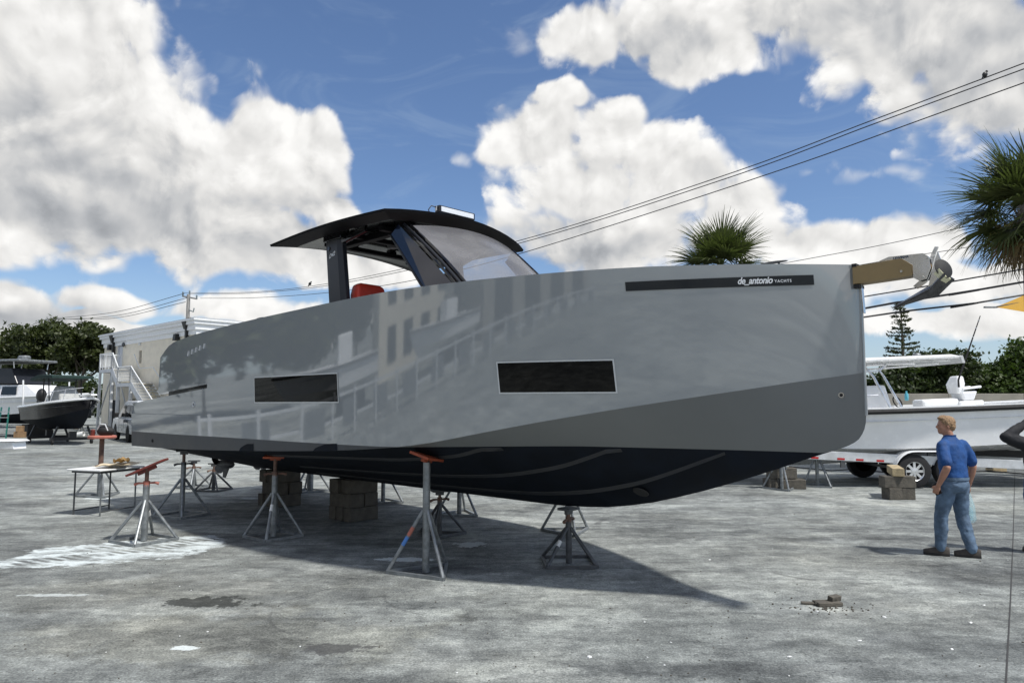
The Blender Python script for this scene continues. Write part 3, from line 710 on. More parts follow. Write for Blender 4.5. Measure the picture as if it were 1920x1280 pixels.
# corner facet under the front of the roof, light bar
lb = MB(); p0, p1 = Vector((-1.74, -.62, roofz(-1.74, -.62) + .075)), Vector((-1.78, .08, roofz(-1.78, .08) + .075))
lb.beam(p0, p1, .10, .10); o = lb.build('light_bar', 'black_gloss', yacht, bevel=.01)
d_ = (p1 - p0).normalized(); fr = MB(); fr.beam(p0 + d_ * .03 + Vector((.052, 0, .0)), p1 - d_ * .03 + Vector((.052, 0, .0)), .006, .066); fr.build('light_lens', 'led_lens', o)
fr = MB(); fr.beam(p0 + d_ * .03 + Vector((-.03, 0, .0)) + Vector((0, -.035, 0)), p0 + Vector((.03, -.035, 0)), .004, .06); fr.build('light_end', 'led_lens', o)
wv_ = MB(); wv_.tube([p0 + Vector((0, -.01, .02)), p0 + Vector((-.02, -.09, .03)), p0 + Vector((-.03, -.13, -.03)), p0 + Vector((-.03, -.10, -.09))], .007, 6); wv_.build('light_cable', 'wire', o, True)
# seats, dash and cushions that show above the sheer
def seat(name, u, v, z, w, h, dep, m):
    mb = MB()
    def ring(t, zz): return [(u + dx * dep * t - .08 * (zz - z), v + dy * w * t, zz) for dx, dy in ((-.5, -.42), (-.2, -.5), (.5, -.5), (.5, .5), (-.2, .5), (-.5, .42))]
    mb.loft([ring(1, z - .4), ring(1, z), ring(1.0, z + h * .6), ring(.86, z + h * .92), ring(.6, z + h)]); return mb.build(name, m, yacht, True, bevel=.03)
for v in (-.82, -.05, .72): seat('helm_seat', -3.02, v, 3.22, .50, .42, .26, 'red_vinyl')
for v in (-.82, -.05, .72): seat('helm_seat_bolster', -2.78, v, 3.1, .46, .34, .34, 'red_vinyl')
seat('cushion', -1.75, -.95, 3.05, .5, .30, .4, 'red_vinyl')
sb = MB(); sb.box((-3.95, 0, 3.22), (.9, 2.4, .16)); sb.build('sun_pad', 'red_vinyl', yacht, True, bevel=.05)
ds = MB(); ds.loft([[(-1.55, -1.0, 3.1), (-.9, -1.0, 3.1), (-.9, 1.0, 3.1), (-1.55, 1.0, 3.1)], [(-1.35, -.95, 3.36), (-.95, -.95, 3.40), (-.95, .95, 3.40), (-1.35, .95, 3.36)]]); ds.build('dashboard', 'black_rubber', yacht, bevel=.02)
sw_ = MB(); tp = [Vector((-1.55 + .09 * math.sin(a) * .5, -.62 + .19 * math.cos(a), 3.42 + .19 * math.sin(a))) for a in np.linspace(0, 2 * math.pi, 17)]; sw_.tube(tp, .024, 8, False); sw_.build('steering_wheel', 'black_rubber', yacht, True)
# ---- outboard legs with propellers
def outboard(u, v, yaw=0.):
    ob = MB(); sec = [(-.16, 0), (-.05, -.075), (.12, -.05), (.2, 0), (.12, .05), (-.05, .075)]
    rings = []
    for z, k, dx in ((1.18, 1.25, .02), (1.0, 1.15, .02), (.86, .9, .01), (.80, .8, .0)): rings.append([(u + x * k + dx, v + y * k, z) for x, y in sec])
    ob.loft(rings)
    ob.lathe([(.001, -.30), (.04, -.27), (.075, -.18), (.088, -.02), (.085, .12), (.07, .22)], 14, (u, v, .74), Matrix.Rotation(R(-90), 3, 'Y'))
    ob.loft([[(u - .12, v - .01, .70), (u + .14, v - .01, .70), (u + .14, v + .01, .70), (u - .12, v + .01, .70)], [(u - .14, v - .006, .47), (u - .02, v - .006, .47), (u - .02, v + .006, .47), (u - .14, v + .006, .47)]])
    ob.box((u - .05, v, .88), (.42, .24, .018))
    leg = ob.build('outboard_leg', 'galv_dark', yacht, True)
    pr = MB(); pr.lathe([(.055, 0), (.06, .16)], 12, (u - .20, v, .74), Matrix.Rotation(R(-90), 3, 'Y'))
    for k in range(3):
        a = 2 * math.pi * k / 3 + .5; rows = []
        for t in np.linspace(0, 1, 6):
            r = .05 + .15 * t; wdt = .085 * math.sin(math.pi * (.22 + .72 * t)) + .012
            er = Vector((0, math.cos(a), math.sin(a))); et = Vector((0, -math.sin(a), math.cos(a)))
            cc = Vector((u - .28, v, .74)) + er * r
            rows.append([cc + (et * .82 + Vector((.57, 0, 0))) * wdt, cc - (et * .82 + Vector((.57, 0, 0))) * wdt + Vector((-.012, 0, 0))])
        for A, B in zip(rows, rows[1:]): pr.add([A[0], A[1], B[1], B[0]], [(0, 1, 2, 3)])
    p = pr.build('propeller', 'steel_dark', leg, True)
outboard(-8.22, -.43); outboard(-8.42, .47)
# ---- bow roller (tan film) and its plates
br = MB(); br.loft([[(3.40, -.075, 2.985), (3.40, .075, 2.985), (3.40, .075, 3.145), (3.40, -.075, 3.145)], [(3.80, -.07, 3.0), (3.80, .07, 3.0), (3.80, .07, 3.165), (3.80, -.07, 3.165)], [(3.88, -.07, 3.005), (3.88, .07, 3.005), (3.88, .07, 3.10), (3.88, -.07, 3.10)]])
rl = br.build('bow_roller', 'tan_film', yacht)
XZ = lambda y: Matrix(((1, 0, 0, 0), (0, 0, 1, y), (0, 1, 0, 0), (0, 0, 0, 1)))
for y in (-.050, .050):
    MB().prism([(3.62, 3.168), (3.70, 3.195), (3.97, 3.188), (4.01, 3.15), (4.02, 3.06), (3.985, 2.965), (3.93, 2.955), (3.885, 2.985), (3.885, 3.10), (3.80, 3.166)], .012, XZ(y)).build('roller_plate', 'chrome', rl)
vs, fs = text_geo('LEWMAR', .028, 0, .001); k = .125 / max(v[0] for v in vs)
MB().add([(3.735 + x * k, -.0585, 3.168 + y - .002) for x, y, _ in vs], fs).build('lettering', 'lettering_dark', rl)
mb = MB(); mb.tube([(3.965, -.055, 3.075), (3.965, .055, 3.075)], .048, 14); mb.build('roller_wheel', 'kraft_dark', rl, True)
for u, z in ((3.80, 3.05), (3.955, 2.985), (4.0, 3.145)): MB().tube([(u, -.082, z), (u, .082, z)], .011, 8).build('roller_bolt', 'chrome', rl, True)
mb = MB(); mb.box((3.415, 0, 3.155), (.04, .16, .03)); mb.box((3.425, 0, 2.965), (.05, .14, .03)); mb.build('roller_clamp', 'black_rubber', rl)
sp_ = MB(); sp_.beam((3.452, 0, 2.95), (3.462, 0, 2.72), .05, .012, (1, 0, 0)); sp_.build('stem_plate', 'chrome', yacht, bevel=.003)
# ================================================================== JACK STANDS
def stand(label, p, top, apex=.6, legs=3, rad=.40, yaw=0., m='galv', screw='rust_pipe', pad='orange_paint', padsize=(.30, .24), tilt=(0, 0), handle=True, hm=None, rp=.040, tapes=(), hz=None, padz=.03, group='jack stands', solid=False):
    t = thing('jack_stand', label, 'jack stand', (p[0], p[1], 0), yaw, group)
    hz = hz if hz is not None else apex + .22
    MB().tube([(0, 0, .01), (0, 0, hz)], rp, 12).build('post', m, t, True)
    if top - .03 > hz: MB().tube([(0, 0, hz - .02), (0, 0, top - .02)], rp * (.95 if solid else .62), 10).build('screw', screw, t, True)
    corners = [(rad * math.cos(2 * math.pi * k / legs), rad * math.sin(2 * math.pi * k / legs)) for k in range(legs)]
    for x, y in corners:
        MB().tube([(x * .08, y * .08, apex), (x * .97, y * .97, .03)], .021, 8).build('leg', m, t, True)
    for k in range(legs):
        (x0, y0), (x1, y1) = corners[k], corners[(k + 1) % legs]
        MB().beam((x0, y0, .02), (x1, y1, .02), .035, .035).build('base_bar', m, t)
    for k, f, mm in tapes:
        x, y = corners[k]; a = Vector((x * .08, y * .08, apex)); q = Vector((x * .97, y * .97, .03))
        MB().tube([a.lerp(q, f), a.lerp(q, f + .14)], .0235, 10).build('tape', mm, t, True)
    if handle:
        h = MB(); h.tube([(0, 0, hz - .02), (0, 0, hz + .05)], rp * 1.0, 10)
        for s in (-1, 1): h.tube([(s * rp * .6, 0, hz + .02), (s * .10, s * .03, hz + .022), (s * .15, s * .045, hz + .005)], [.012, .016, .022], 8)
        h.build('handle', hm or screw, t, True)
    if pad:
        rot = Matrix.Rotation(tilt[0], 3, 'X') @ Matrix.Rotation(tilt[1], 3, 'Y')
        pb = MB(); pb.box((0, 0, top - padz / 2 + .005), (padsize[0], padsize[1], padz), rot)
        pb.box((0, 0, top - padz - .02), (padsize[0] * .5, .05, .05), rot); pb.build('pad', pad, t, bevel=.006)
    return t
YM = Matrix.Translation(YO) @ Matrix.Rotation(YA, 4, 'Z')
def yw(u, v): q = YM @ Vector((u, v, 0)); return (q.x, q.y)
stand('free-standing stand with tilted dark red pad and pink handle beside the folding table', gp(270, 1014), 1.03, .56, 4, .44, R(12), pad='red_paint', padsize=(.52, .30), tilt=(0, R(-24)), hm='salmon_paint', screw='rust_pipe', tapes=((1, .30, 'white_tape'),), rp=.045)
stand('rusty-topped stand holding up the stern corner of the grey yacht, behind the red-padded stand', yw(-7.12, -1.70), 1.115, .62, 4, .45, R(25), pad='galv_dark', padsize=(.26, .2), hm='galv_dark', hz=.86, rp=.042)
stand('stand under the hull side in front of the keel pile by the propellers', yw(-4.14, -1.60), 1.17, .62, 4, .42, R(5), pad='orange_paint', padsize=(.30, .26), hz=.88, tapes=((3, .25, 'white_tape'),), hm='rust_pipe', rp=.042, tilt=(R(10), 0))
stand('tall nearest stand with bright orange pad and blue and pink tape on one leg', yw(-.85, -1.50), 1.315, .70, 3, .44, R(63), pad='orange_paint', padsize=(.36, .26), handle=False, hz=1.24, rp=.042, tapes=((1, .28, 'salmon_paint'), (1, .44, 'blue_tape')), tilt=(R(16), R(8)))
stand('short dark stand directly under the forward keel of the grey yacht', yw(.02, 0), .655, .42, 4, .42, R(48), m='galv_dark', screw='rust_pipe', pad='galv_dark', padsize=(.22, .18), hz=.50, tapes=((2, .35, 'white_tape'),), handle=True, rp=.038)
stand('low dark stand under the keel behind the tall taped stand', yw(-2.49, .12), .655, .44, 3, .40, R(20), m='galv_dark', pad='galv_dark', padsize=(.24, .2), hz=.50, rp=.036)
stand('far-side stand seen past the short keel stand at the bow', yw(-1.30, 1.62), 1.33, .66, 3, .42, R(40), pad='orange_paint', hz=1.1)
stand('far-side stand half hidden behind the low dark keel stand', yw(-3.75, 1.66), 1.2, .62, 3, .42, R(80), pad='orange_paint', hz=1.0)
stand('far-side stand half hidden behind the larger keel block pile', yw(-6.0, 1.70), 1.14, .62, 3, .44, R(100), pad='orange_paint', hz=1.0)
stand('far-side stand with thick post seen between the two propellers', yw(-8.55, 1.62), 1.09, .62, 3, .46, R(120), pad='orange_paint', hz=.95, rp=.07)
stand('unused stand with flat bar top, leftmost of the pair behind the stern', gp(362, 914), .62, .42, 4, .40, R(15), pad='galv_dark', padsize=(.26, .07), hz=.44)
stand('unused dark stand with flat bar top just left of the near propeller', gp(400, 919), .60, .40, 4, .40, R(35), m='galv_dark', pad='galv_dark', padsize=(.26, .07), hz=.42)
stand('stand left of the loose timber blocks behind the bow, partly hidden by the hull', gp(1466, 917), 1.05, .70, 3, .42, R(30), hz=.9)
stand('stand on four legs near the trailer wheels, right of the loose timber blocks', gp(1533, 911), 1.15, .72, 4, .42, R(20), hz=.95)
kst = gp(186, 930)
stand('tall stand behind the folding table carrying a round pink board', kst, 1.21, .60, 3, .48, R(70), pad=None, hz=.62, solid=True, hm='rust_pipe', rp=.05, tapes=((2, .12, 'white_tape'),))
hh = MB(); 
for s in (-1, 1): hh.tube([(kst.x, kst.y, .88), (kst.x + s * .14, kst.y, .86)], [.014, .024], 8)
tr_ = thing('round_board', 'round pink board on top of the tall stand behind the folding table', 'board', (kst.x, kst.y, 1.19))
MB().lathe([(.001, 0), (.25, 0), (.27, .02), (.27, .05), (.25, .065), (.001, .065)], 24).build('board', 'salmon_paint', tr_, True)
tg = thing('tool_bag', 'black tool bag with grey handle lying on the round pink board', 'bag', (kst.x + .02, kst.y, 1.255))
tgm = MB(); tgm.ell((.02, 0, .10), (.16, .12, .12)); tgm.ell((.12, .03, .08), (.10, .09, .09)); remesh(tgm, 'bag_body', 'black_rubber', tg, .02, 3)
hb = MB(); hb.tube([(-.08, -.08, .12), (-.02, -.1, .24), (.08, -.09, .23), (.13, -.07, .1)], .014, 8); hb.build('handle', 'trim_white', tg, True)
rt_ = thing('red_can', 'small red can beside the black bag on the round board', 'can', (kst.x - .19, kst.y - .02, 1.255)); MB().lathe([(.04, 0), (.045, .01), (.045, .11), (.02, .13), (.001, .13)], 12).build('can_body', 'red_paint', rt_, True)
p_ = gp(152, 815); stand('distant stand standing beside the small black-hulled boat', p_, .95, .6, 4, .42, 0., hz=.8)

# ================================================================== TIMBER BLOCKS
def block(name_label, x, y, z, yaw, size, m='timber', group='keel timber blocks', tilt=0.):
    mb = MB(); sx_, sy_, sz_ = size; n = 4
    mb.box((0, 0, sz_ / 2), size)
    o = mb.build('timber_block', m, None, bevel=.012); o.location = (x, y, z); o.rotation_euler = (0, tilt, yaw); tag(o, name_label, 'timber block', group); return o
def keel_stack(u, v, who, hgt, rowsizes):
    z = 0.002; h = hgt / 3
    for L, nm in enumerate(('bottom', 'middle', 'top')):
        for k in range(3 if L == 0 else 2):
            n_ = 3 if L == 0 else 2
            off = (k - (n_ - 1) / 2) * rowsizes[L]
            along = L % 2 == 0
            du, dv = (off, 0) if along else (0, off)
            x, y = yw(u + du + random.uniform(-.015, .015), v + dv + random.uniform(-.02, .02))
            L_ = .57 + random.uniform(-.04, .05); w = rowsizes[L] * .96
            size = (w, L_, h - .002) if along else (L_, w, h - .002)
            which = (('aft', 'centre', 'forward') if n_ == 3 else ('aft', 'forward'))[k] if along else ('near', 'far')[k]
            block(f'weathered timber block, {which} one in the {nm} layer of the {who}', x, y, z, YA + random.uniform(-.04, .04), size)
        z += h
keel_stack(-7.08, .12, 'pile by the propellers', .665, (.20, .27, .27))
keel_stack(-4.69, .14, 'keel pile nearer the camera', .665, (.20, .28, .28))
g = gp(1693, 937)
block('grey timber block at the bottom left of the pile topped by a pale beam', g.x - .14, g.y + .14, .002, R(3), (.27, .30, .23), group='loose timber blocks')
block('grey timber block at the bottom right of the pile topped by a pale beam', g.x + .14, g.y + .15, .002, R(-2), (.26, .28, .23), group='loose timber blocks')
block('wide timber block in the middle of the pile behind the man', g.x - .02, g.y + .14, .234, R(-3), (.62, .26, .23), group='loose timber blocks')
block('pale new timber beam lying on top of the pile beside the trailer wheel', g.x + .10, g.y + .42, .466, R(-22), (.22, .95, .16), 'timber_pale', group='loose timber blocks')
g = gp(1487, 917)
block('lower loose timber block between the two stands behind the bow', g.x + .06, g.y + .2, .002, R(-6), (.52, .35, .21), group='loose timber blocks'); block('dark end timber block left of the pair between the two stands behind the bow', g.x - .42, g.y + .25, .002, R(10), (.22, .30, .22), group='loose timber blocks')
block('upper loose timber block resting across two others behind the bow', g.x - .16, g.y + .24, .226, R(-4), (.60, .33, .24), 'timber', group='loose timber blocks')
for x, lb in ((1868, 'pale timber offcut on the ground under the trailer right of the man'),):
    g = gp(x, 884); block(lb, g.x, g.y, .01, R(5), (.42, .3, .16), 'timber_pale', group='loose timber blocks')

# ================================================================== FOLDING TABLE
ca, cb, cc_, cd_ = gp(157, 959), gp(176, 972), gp(236, 964), gp(213, 948)
cen = (ca + cb + cc_ + cd_) / 4; ty = math.atan2((cc_ - cb).y + (cd_ - ca).y, (cc_ - cb).x + (cd_ - ca).x)
tb_ = thing('folding_table', 'small folding table with white top and thin dark legs near the stern', 'table', (cen.x, cen.y, 0), ty)
lx, ly, th_ = .36, .30, .775
MB().box((0, 0, th_), (lx * 2 + .22, ly * 2 + .18, .028)).build('table_top', 'white_paint', tb_, bevel=.012)
for x in (-lx, lx):
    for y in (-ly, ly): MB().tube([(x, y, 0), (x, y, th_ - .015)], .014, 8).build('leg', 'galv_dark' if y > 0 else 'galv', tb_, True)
for y in (-ly, ly): MB().tube([(-lx, y, .07), (lx, y, .07)], .010, 6).build('stretcher', 'galv_dark', tb_, True)
MB().box((0, 0, th_ - .035), (lx * 2 + .1, ly * 2 + .06, .035)).build('apron', 'galv_dark', tb_)
def sheet(label, loc, sx_, sy_, m, amp, seed, yaw=0., name='paper_sheet'):
    r2 = random.Random(seed); ph = [r2.uniform(0, 6) for _ in range(6)]
    def fn(i, j):
        x, y = (i - .5) * sx_, (j - .5) * sy_
        z = amp * (abs(math.sin(3.1 * i + ph[0] + 1.7 * j)) + .6 * abs(math.sin(7 * j + ph[1] - 4 * i)) + .5 * (2 * abs(i - .5)) ** 3)
        return (x + .02 * math.sin(9 * j + ph[2]), y + .02 * math.sin(8 * i + ph[3]), .006 + z)
    o = MB().grid(fn, 12, 10).build(name, m); o.location = loc; o.rotation_euler = (0, 0, yaw); tag(o, label, 'paper'); sm = o.modifiers.new('thick', 'SOLIDIFY'); sm.thickness = .002; return o
tz_ = th_ + .016
sheet('crumpled pale brown paper sheet on the white folding table', (cen.x + .16, cen.y + .02, tz_), .62, .5, 'kraft', .035, 3, ty + .3)
sheet('darker brown paper piece lying on the crumpled paper', (cen.x + .22, cen.y + .08, tz_ + .055), .36, .2, 'kraft_dark', .05, 5, ty + .5)

# ================================================================== DEBRIS ON THE YARD
wd = thing('broken_wood', 'broken flat piece of dark wood on the ground in front of the bow', 'wood piece', gp(1548, 1134))
for k, (x, y, yaw, s_) in enumerate(((.02, 0, .1, (.24, .13, .035)), (-.12, .02, -.25, (.20, .045, .02)), (.10, .03, .5, (.13, .06, .05)), (-.03, -.03, -.1, (.16, .03, .03)))):
    MB().box((x, y, s_[2] / 2 + .003 + (.03 if k == 2 else 0)), s_, Matrix.Rotation(yaw, 3, 'Z') @ Matrix.Rotation(.08 * k, 3, 'X')).build('splinter', 'timber', wd, bevel=.006)
r3 = random.Random(5); pb = MB(); wbits = MB()
for k in range(230):
    px = r3.uniform(0, 1920); py = 900 + 380 * r3.random() ** .8; q = gp(px, py); s_ = r3.uniform(.003, .008)
    (wbits if r3.random() < .12 else pb).ell((q.x, q.y, s_ * .5), (s_ * r3.uniform(.8, 1.6), s_ * r3.uniform(.8, 1.4), s_ * .7), 6, 4, Matrix.Rotation(r3.uniform(0, 3), 3, 'Z'))
for k in range(90):
    q = gp(1548, 1140); a = r3.uniform(0, 6.3); d_ = abs(r3.gauss(0, .28)); s_ = r3.uniform(.004, .012); pb.ell((q.x + d_ * math.cos(a), q.y + .6 * d_ * math.sin(a), s_ * .5), (s_, s_, s_ * .7), 6, 4)
for px, py, s_ in ((1612, 1202, .026), (1330, 1050, .03), (1820, 1168, .026), (1105, 1232, .026), (1658, 1157, .022), (1480, 1232, .026), (1845, 1135, .022), (1785, 1217, .018), (1532, 1146, .018), (1700, 1100, .014)):
    q = gp(px, py); s_ *= .62; wbits.ell((q.x, q.y, s_ * .35), (s_ * 1.5, s_, s_ * .5), 6, 4, Matrix.Rotation(px, 3, 'Z') @ Matrix.Rotation(.3, 3, 'X'))
tag(pb.build('gravel', 'timber'), 'scattered dark grit and pebbles on the concrete yard', 'gravel', kind='stuff')
tag(wbits.build('pale_chips', 'white_paint'), 'scattered pale stone and paint chips on the concrete yard', 'chips', kind='stuff')

# ================================================================== WHEEL
def wheel(parent, loc, r, w, axis_rot, spokes=8, name='wheel'):
    t = MB().lathe([(r * .56, -w / 2), (r * .86, -w / 2), (r * .97, -w * .42), (r, -w * .25), (r, w * .25), (r * .97, w * .42), (r * .86, w / 2), (r * .56, w / 2), (r * .56, -w / 2)], 28, loc, axis_rot).build(name, 'tyre', parent, True)
    rm = MB(); rm.lathe([(r * .53, w * .20), (r * .60, w * .46), (r * .57, w * .5), (r * .52, w * .44), (r * .50, w * .20), (r * .53, w * .20)], 24, loc, axis_rot)
    MB().lathe([(r * .55, w * .1), (.001, w * .1), (.001, w * .06), (r * .55, w * .06)], 20, loc, axis_rot).build('brake_drum', 'iron_black', t)
    for k in range(spokes):
        a = 2 * math.pi * k / spokes; d = Vector((math.cos(a), math.sin(a), 0)); p0 = Vector((0, 0, w * .34)) + d * r * .12; p1 = Vector((0, 0, w * .34)) + d * r * .52
        rm.beam(axis_rot @ p0 + Vector(loc), axis_rot @ p1 + Vector(loc), r * .15, w * .12, axis_rot @ Vector((0, 0, 1)))
    rm.lathe([(r * .18, w * .2), (r * .18, w * .45), (.001, w * .48)], 14, loc, axis_rot)
    rm.build('rim', 'alu', t, True); return t

# ================================================================== GENERIC OPEN BOAT HULL (local x forward, z up, keel at z=0 amidships)
def open_hull(root, L, B, H, sheer_rise, hullmat, railmat='black_rubber', capmat='gel_white', bottommat=None, chine=.34, flare=.14, boot=None):
    us = np.concatenate([np.linspace(0, .6, 8)[:-1], np.linspace(.6, .96, 12), [.98, .993, 1.0]])
    def secs(t):
        x = t * L; f = max(0., (t - .45) / .55)
        b = B / 2 * (1 - f ** 2.6) if f > 0 else B / 2 * (.93 + .07 * min(1, t / .3))
        b = max(b, .012); zsh = H * (1 + sheer_rise * t ** 2.2)
        k = H * .98 * max(0., (t - .80) / .20) ** 2.4 * .75
        bcn = b * (1 - flare - .30 * f); zcn = H * chine * (1 + .9 * f ** 1.6); zcn = max(zcn, k + .002)
        return x, b, zsh, max(bcn, .006), zcn, k
    hb = MB(); bb = MB(); n = 7
    for s in (-1, 1):
        vs = []; vb = []
        for t in us:
            x, b, zsh, bcn, zcn, k = secs(t); rk = .22 * H * max(0, (t - .7) / .3)
            for j in range(n + 1):
                q = j / n; vs.append((x + rk * q, s * (bcn + (b - bcn) * q ** 1.25), zcn + (zsh - zcn) * q))
            for j in range(5): q = j / 4; vb.append((x, s * bcn * q, k + (zcn - k) * q))
        hb.add(vs, [(i * (n + 1) + j, (i + 1) * (n + 1) + j, (i + 1) * (n + 1) + j + 1, i * (n + 1) + j + 1) for i in range(len(us) - 1) for j in range(n)])
        bb.add(vb, [(i * 5 + j, (i + 1) * 5 + j, (i + 1) * 5 + j + 1, i * 5 + j + 1) for i in range(len(us) - 1) for j in range(4)])
    x, b, zsh, bcn, zcn, k = secs(0); hb.add([(0, -bcn, zcn), (0, 0, k), (0, bcn, zcn), (0, b, zsh), (0, -b, zsh)], [(0, 1, 2, 3, 4)])
    hb.build('hull', hullmat, root, 2); bb.build('bottom', bottommat or hullmat, root, 2)
    cap = MB(); rail = {-1: [], 1: []}
    for s in (-1, 1):
        rings = []
        for t in us:
            x, b, zsh, *_ = secs(t); rk = .22 * H * max(0, (t - .7) / .3)
            rings.append([(x + rk, s * (b + .015), zsh - .01), (x + rk, s * (b + .015), zsh + .045), (x + rk * .8, s * max(0, b - .20), zsh + .055), (x + rk * .8, s * max(0, b - .20), zsh + .0)])
            rail[s].append((x + rk, s * (b + .02), zsh - .035))
        cap.loft(rings)
    cap.build('gunwale', capmat, root, True)
    for s in (-1, 1): MB().tube(rail[s], .020 * B, 8).build('rub_rail', railmat, root, True)
    dkm = MB()
    for t0, t1 in zip(us, us[1:]):
        a, q = secs(t0), secs(t1); dkm.add([(a[0], -a[1] + .03, a[2] * .80), (q[0], -q[1] + .01, q[2] * .80), (q[0], q[1] - .01, q[2] * .80), (a[0], a[1] - .03, a[2] * .80)], [(0, 1, 2, 3)])
    dkm.build('deck', capmat, root)
    return secs
def pipe(root, pts, r=.025, m='alu', name='top_frame', n=8): return MB().tube(pts, r, n).build(name, m, root, True)

# ================================================================== WHITE BOAT ON TRAILER (bow to the left, tongue raised)
TILT = R(2.7); WX, WY = 13.6, 17.65       # stern x, centreline y
trl = thing('boat_trailer', 'aluminium tandem boat trailer with red reflectors under the white boat', 'trailer', (WX - 4.0, WY, 0), 0)
half = 1.15
def tz(x): return .62 - math.tan(TILT) * (x)       # frame height in trailer coordinates
for s in (-1, 1):
    MB().beam((-6.4, s * half, tz(-6.4)), (4.6, s * half, tz(4.6)), .07, .20).build('frame_rail', 'trailer_alu', trl, bevel=.006)
for x in (-5.6, -3.2, -.9, 1.6, 4.2): MB().beam((x, -half, tz(x) - .05), (x, half, tz(x) - .05), .12, .08).build('cross_member', 'trailer_alu', trl)
MB().beam((-6.4, 0, tz(-6.4)), (-8.2, 0, tz(-8.2)), .12, .12).build('tongue', 'trailer_alu', trl)
for s in (-1, 1): MB().beam((-6.4, s * half, tz(-6.4)), (-7.4, 0, tz(-7.4)), .07, .14).build('tongue_arm', 'trailer_alu', trl)
RY = Matrix.Rotation(R(90), 3, 'X')
for s in (-1, 1):
    rot = Matrix.Rotation(R(90 * (1 if s < 0 else -1)), 3, 'X')
    for x in (-.42, .44):
        wheel(trl, (x, s * 1.18, .385), .385, .23, rot, 8)
    # fender over both wheels
    fm = MB(); rings = []
    for a in np.linspace(0, 1, 20):
        if a < .35: th = math.pi * (1 - a / .35 * .5); x, z = -.42 + .47 * math.cos(th), .385 + .47 * math.sin(th)
        elif a < .65: x, z = -.42 + (a - .35) / .30 * .86, .855
        else: th = math.pi / 2 * (1 - (a - .65) / .35); x, z = .44 + .47 * math.cos(th), .385 + .47 * math.sin(th)
        rings.append([(x, s * 1.04, z), (x, s * 1.33, z), (x, s * 1.34, z - .03), (x, s * 1.31, z - .03), (x, s * 1.30, z - .012), (x, s * 1.04, z - .012)])
    fm.loft(rings).build('fender', 'gel_white', trl, True)
    MB().beam((.01, s * 1.10, .85), (.01, s * 1.10, .42), .05, .05).build('fender_bracket', 'galv_dark', trl)
    for x in (-3.05, -2.65, -2.05, -1.62, -1.15, 2.75, 3.25, 3.75): MB().box((x, s * (half + .038), tz(x) - .06), (.17, .006, .045), Matrix.Rotation(TILT, 3, 'Y')).build('reflector', 'reflector_red', trl)
    for x in (-2.0, 2.9): MB().box((x, s * half, tz(x) - .17), (.10, .05, .16)).build('frame_bracket', 'galv_dark', trl)
    MB().beam((-4.8, s * .62, tz(-4.8) + .22), (4.2, s * .62, tz(4.2) + .22), .10, .16).build('bunk', 'black_rubber', trl)
MB().beam((-.42, -1.05, .385), (-.42, 1.05, .385), .06, .06).build('axle', 'galv_dark', trl); MB().beam((.44, -1.05, .385), (.44, 1.05, .385), .06, .06).build('axle', 'galv_dark', trl)
jk = MB(); jk.tube([(-5.5, -half - .08, .02), (-5.5, -half - .08, .62)], .035, 8); jk.build('jack_leg', 'galv', trl, True)
wb = thing('white_boat', 'white centre console fishing boat with black rub rail on the tandem trailer', 'boat', (WX, WY, .92 - math.tan(TILT) * 4.0), 0, rot=(0, TILT, math.pi))
wsec = open_hull(wb, 9.2, 2.9, 1.24, .12, 'gel_white', 'black_rubber', chine=.30, flare=.10)
before = set(bpy.data.objects)
# console and T-top
MB().loft([[(3.3, -.62, .9), (5.2, -.62, .9), (5.2, .62, .9), (3.3, .62, .9)], [(3.5, -.58, 1.85), (4.55, -.52, 1.85), (4.55, .52, 1.85), (3.5, .58, 1.85)]]).build('console', 'gel_white', wb, bevel=.05)
cbx = MB(); cbx.loft([[(5.2, -.55, 1.0), (6.2, -.45, 1.0), (6.2, .45, 1.0), (5.2, .55, 1.0)], [(5.2, -.55, 1.45), (5.9, -.42, 1.42), (5.9, .42, 1.42), (5.2, .55, 1.45)]]); cbx.build('coffin_box', 'gel_white', wb, bevel=.04)
for s in (-1, 1):
    y = s * .78
    pipe(wb, [(3.15, y, 1.0), (3.30, y, 1.35), (3.62, y * .98, 2.05), (3.70, y * .95, 2.2), (3.45, y * .95, 2.38)], .03)
    pipe(wb, [(3.42, y, 1.0), (3.60, y, 1.4), (3.86, y * .98, 2.05), (4.1, y * .95, 2.38)], .03)
    pipe(wb, [(4.0, y, 1.0), (4.32, y, 1.6), (4.72, y * .95, 2.38)], .03)
    pipe(wb, [(4.3, y, 1.0), (4.65, y, 1.6), (5.05, y * .95, 2.38)], .03)
    pipe(wb, [(4.7, y * .97, 1.75), (4.0, y * .97, 2.33)], .02); pipe(wb, [(3.8, y, 1.62), (4.33, y, 1.62)], .018); pipe(wb, [(3.75, y, 2.18), (4.9, y, 2.18)], .018)
    pipe(wb, [(2.0, y * .95, 2.37), (5.4, y * .95, 2.39)], .026); pipe(wb, [(2.25, y * .9, 2.30), (4.0, y * .9, 2.24)], .02)
ht = MB(); ht.loft([[(1.95, -1.0, 2.40), (5.6, -.95, 2.40), (5.6, .95, 2.40), (1.95, 1.0, 2.40)], [(1.9, -1.04, 2.44), (5.65, -.98, 2.45), (5.65, .98, 2.45), (1.9, 1.04, 2.44)], [(2.05, -.9, 2.50), (5.5, -.85, 2.52), (5.5, .85, 2.52), (2.05, .9, 2.50)]]); ht.build('hard_top', 'gel_white', wb, True)
mb = MB(); mb.loft([[(1.86, -1.0, 2.28), (1.90, -1.0, 2.46), (1.90, 1.0, 2.46), (1.86, 1.0, 2.28)], [(1.80, -1.0, 2.28), (1.84, -1.0, 2.46), (1.84, 1.0, 2.46), (1.80, 1.0, 2.28)]]); mb.build('rod_rack', 'trim_white', wb)
mb = MB(); mb.ell((2.35, 0, 2.56), (.10, .10, .05)); mb.build('antenna_puck', 'galv', wb, True)
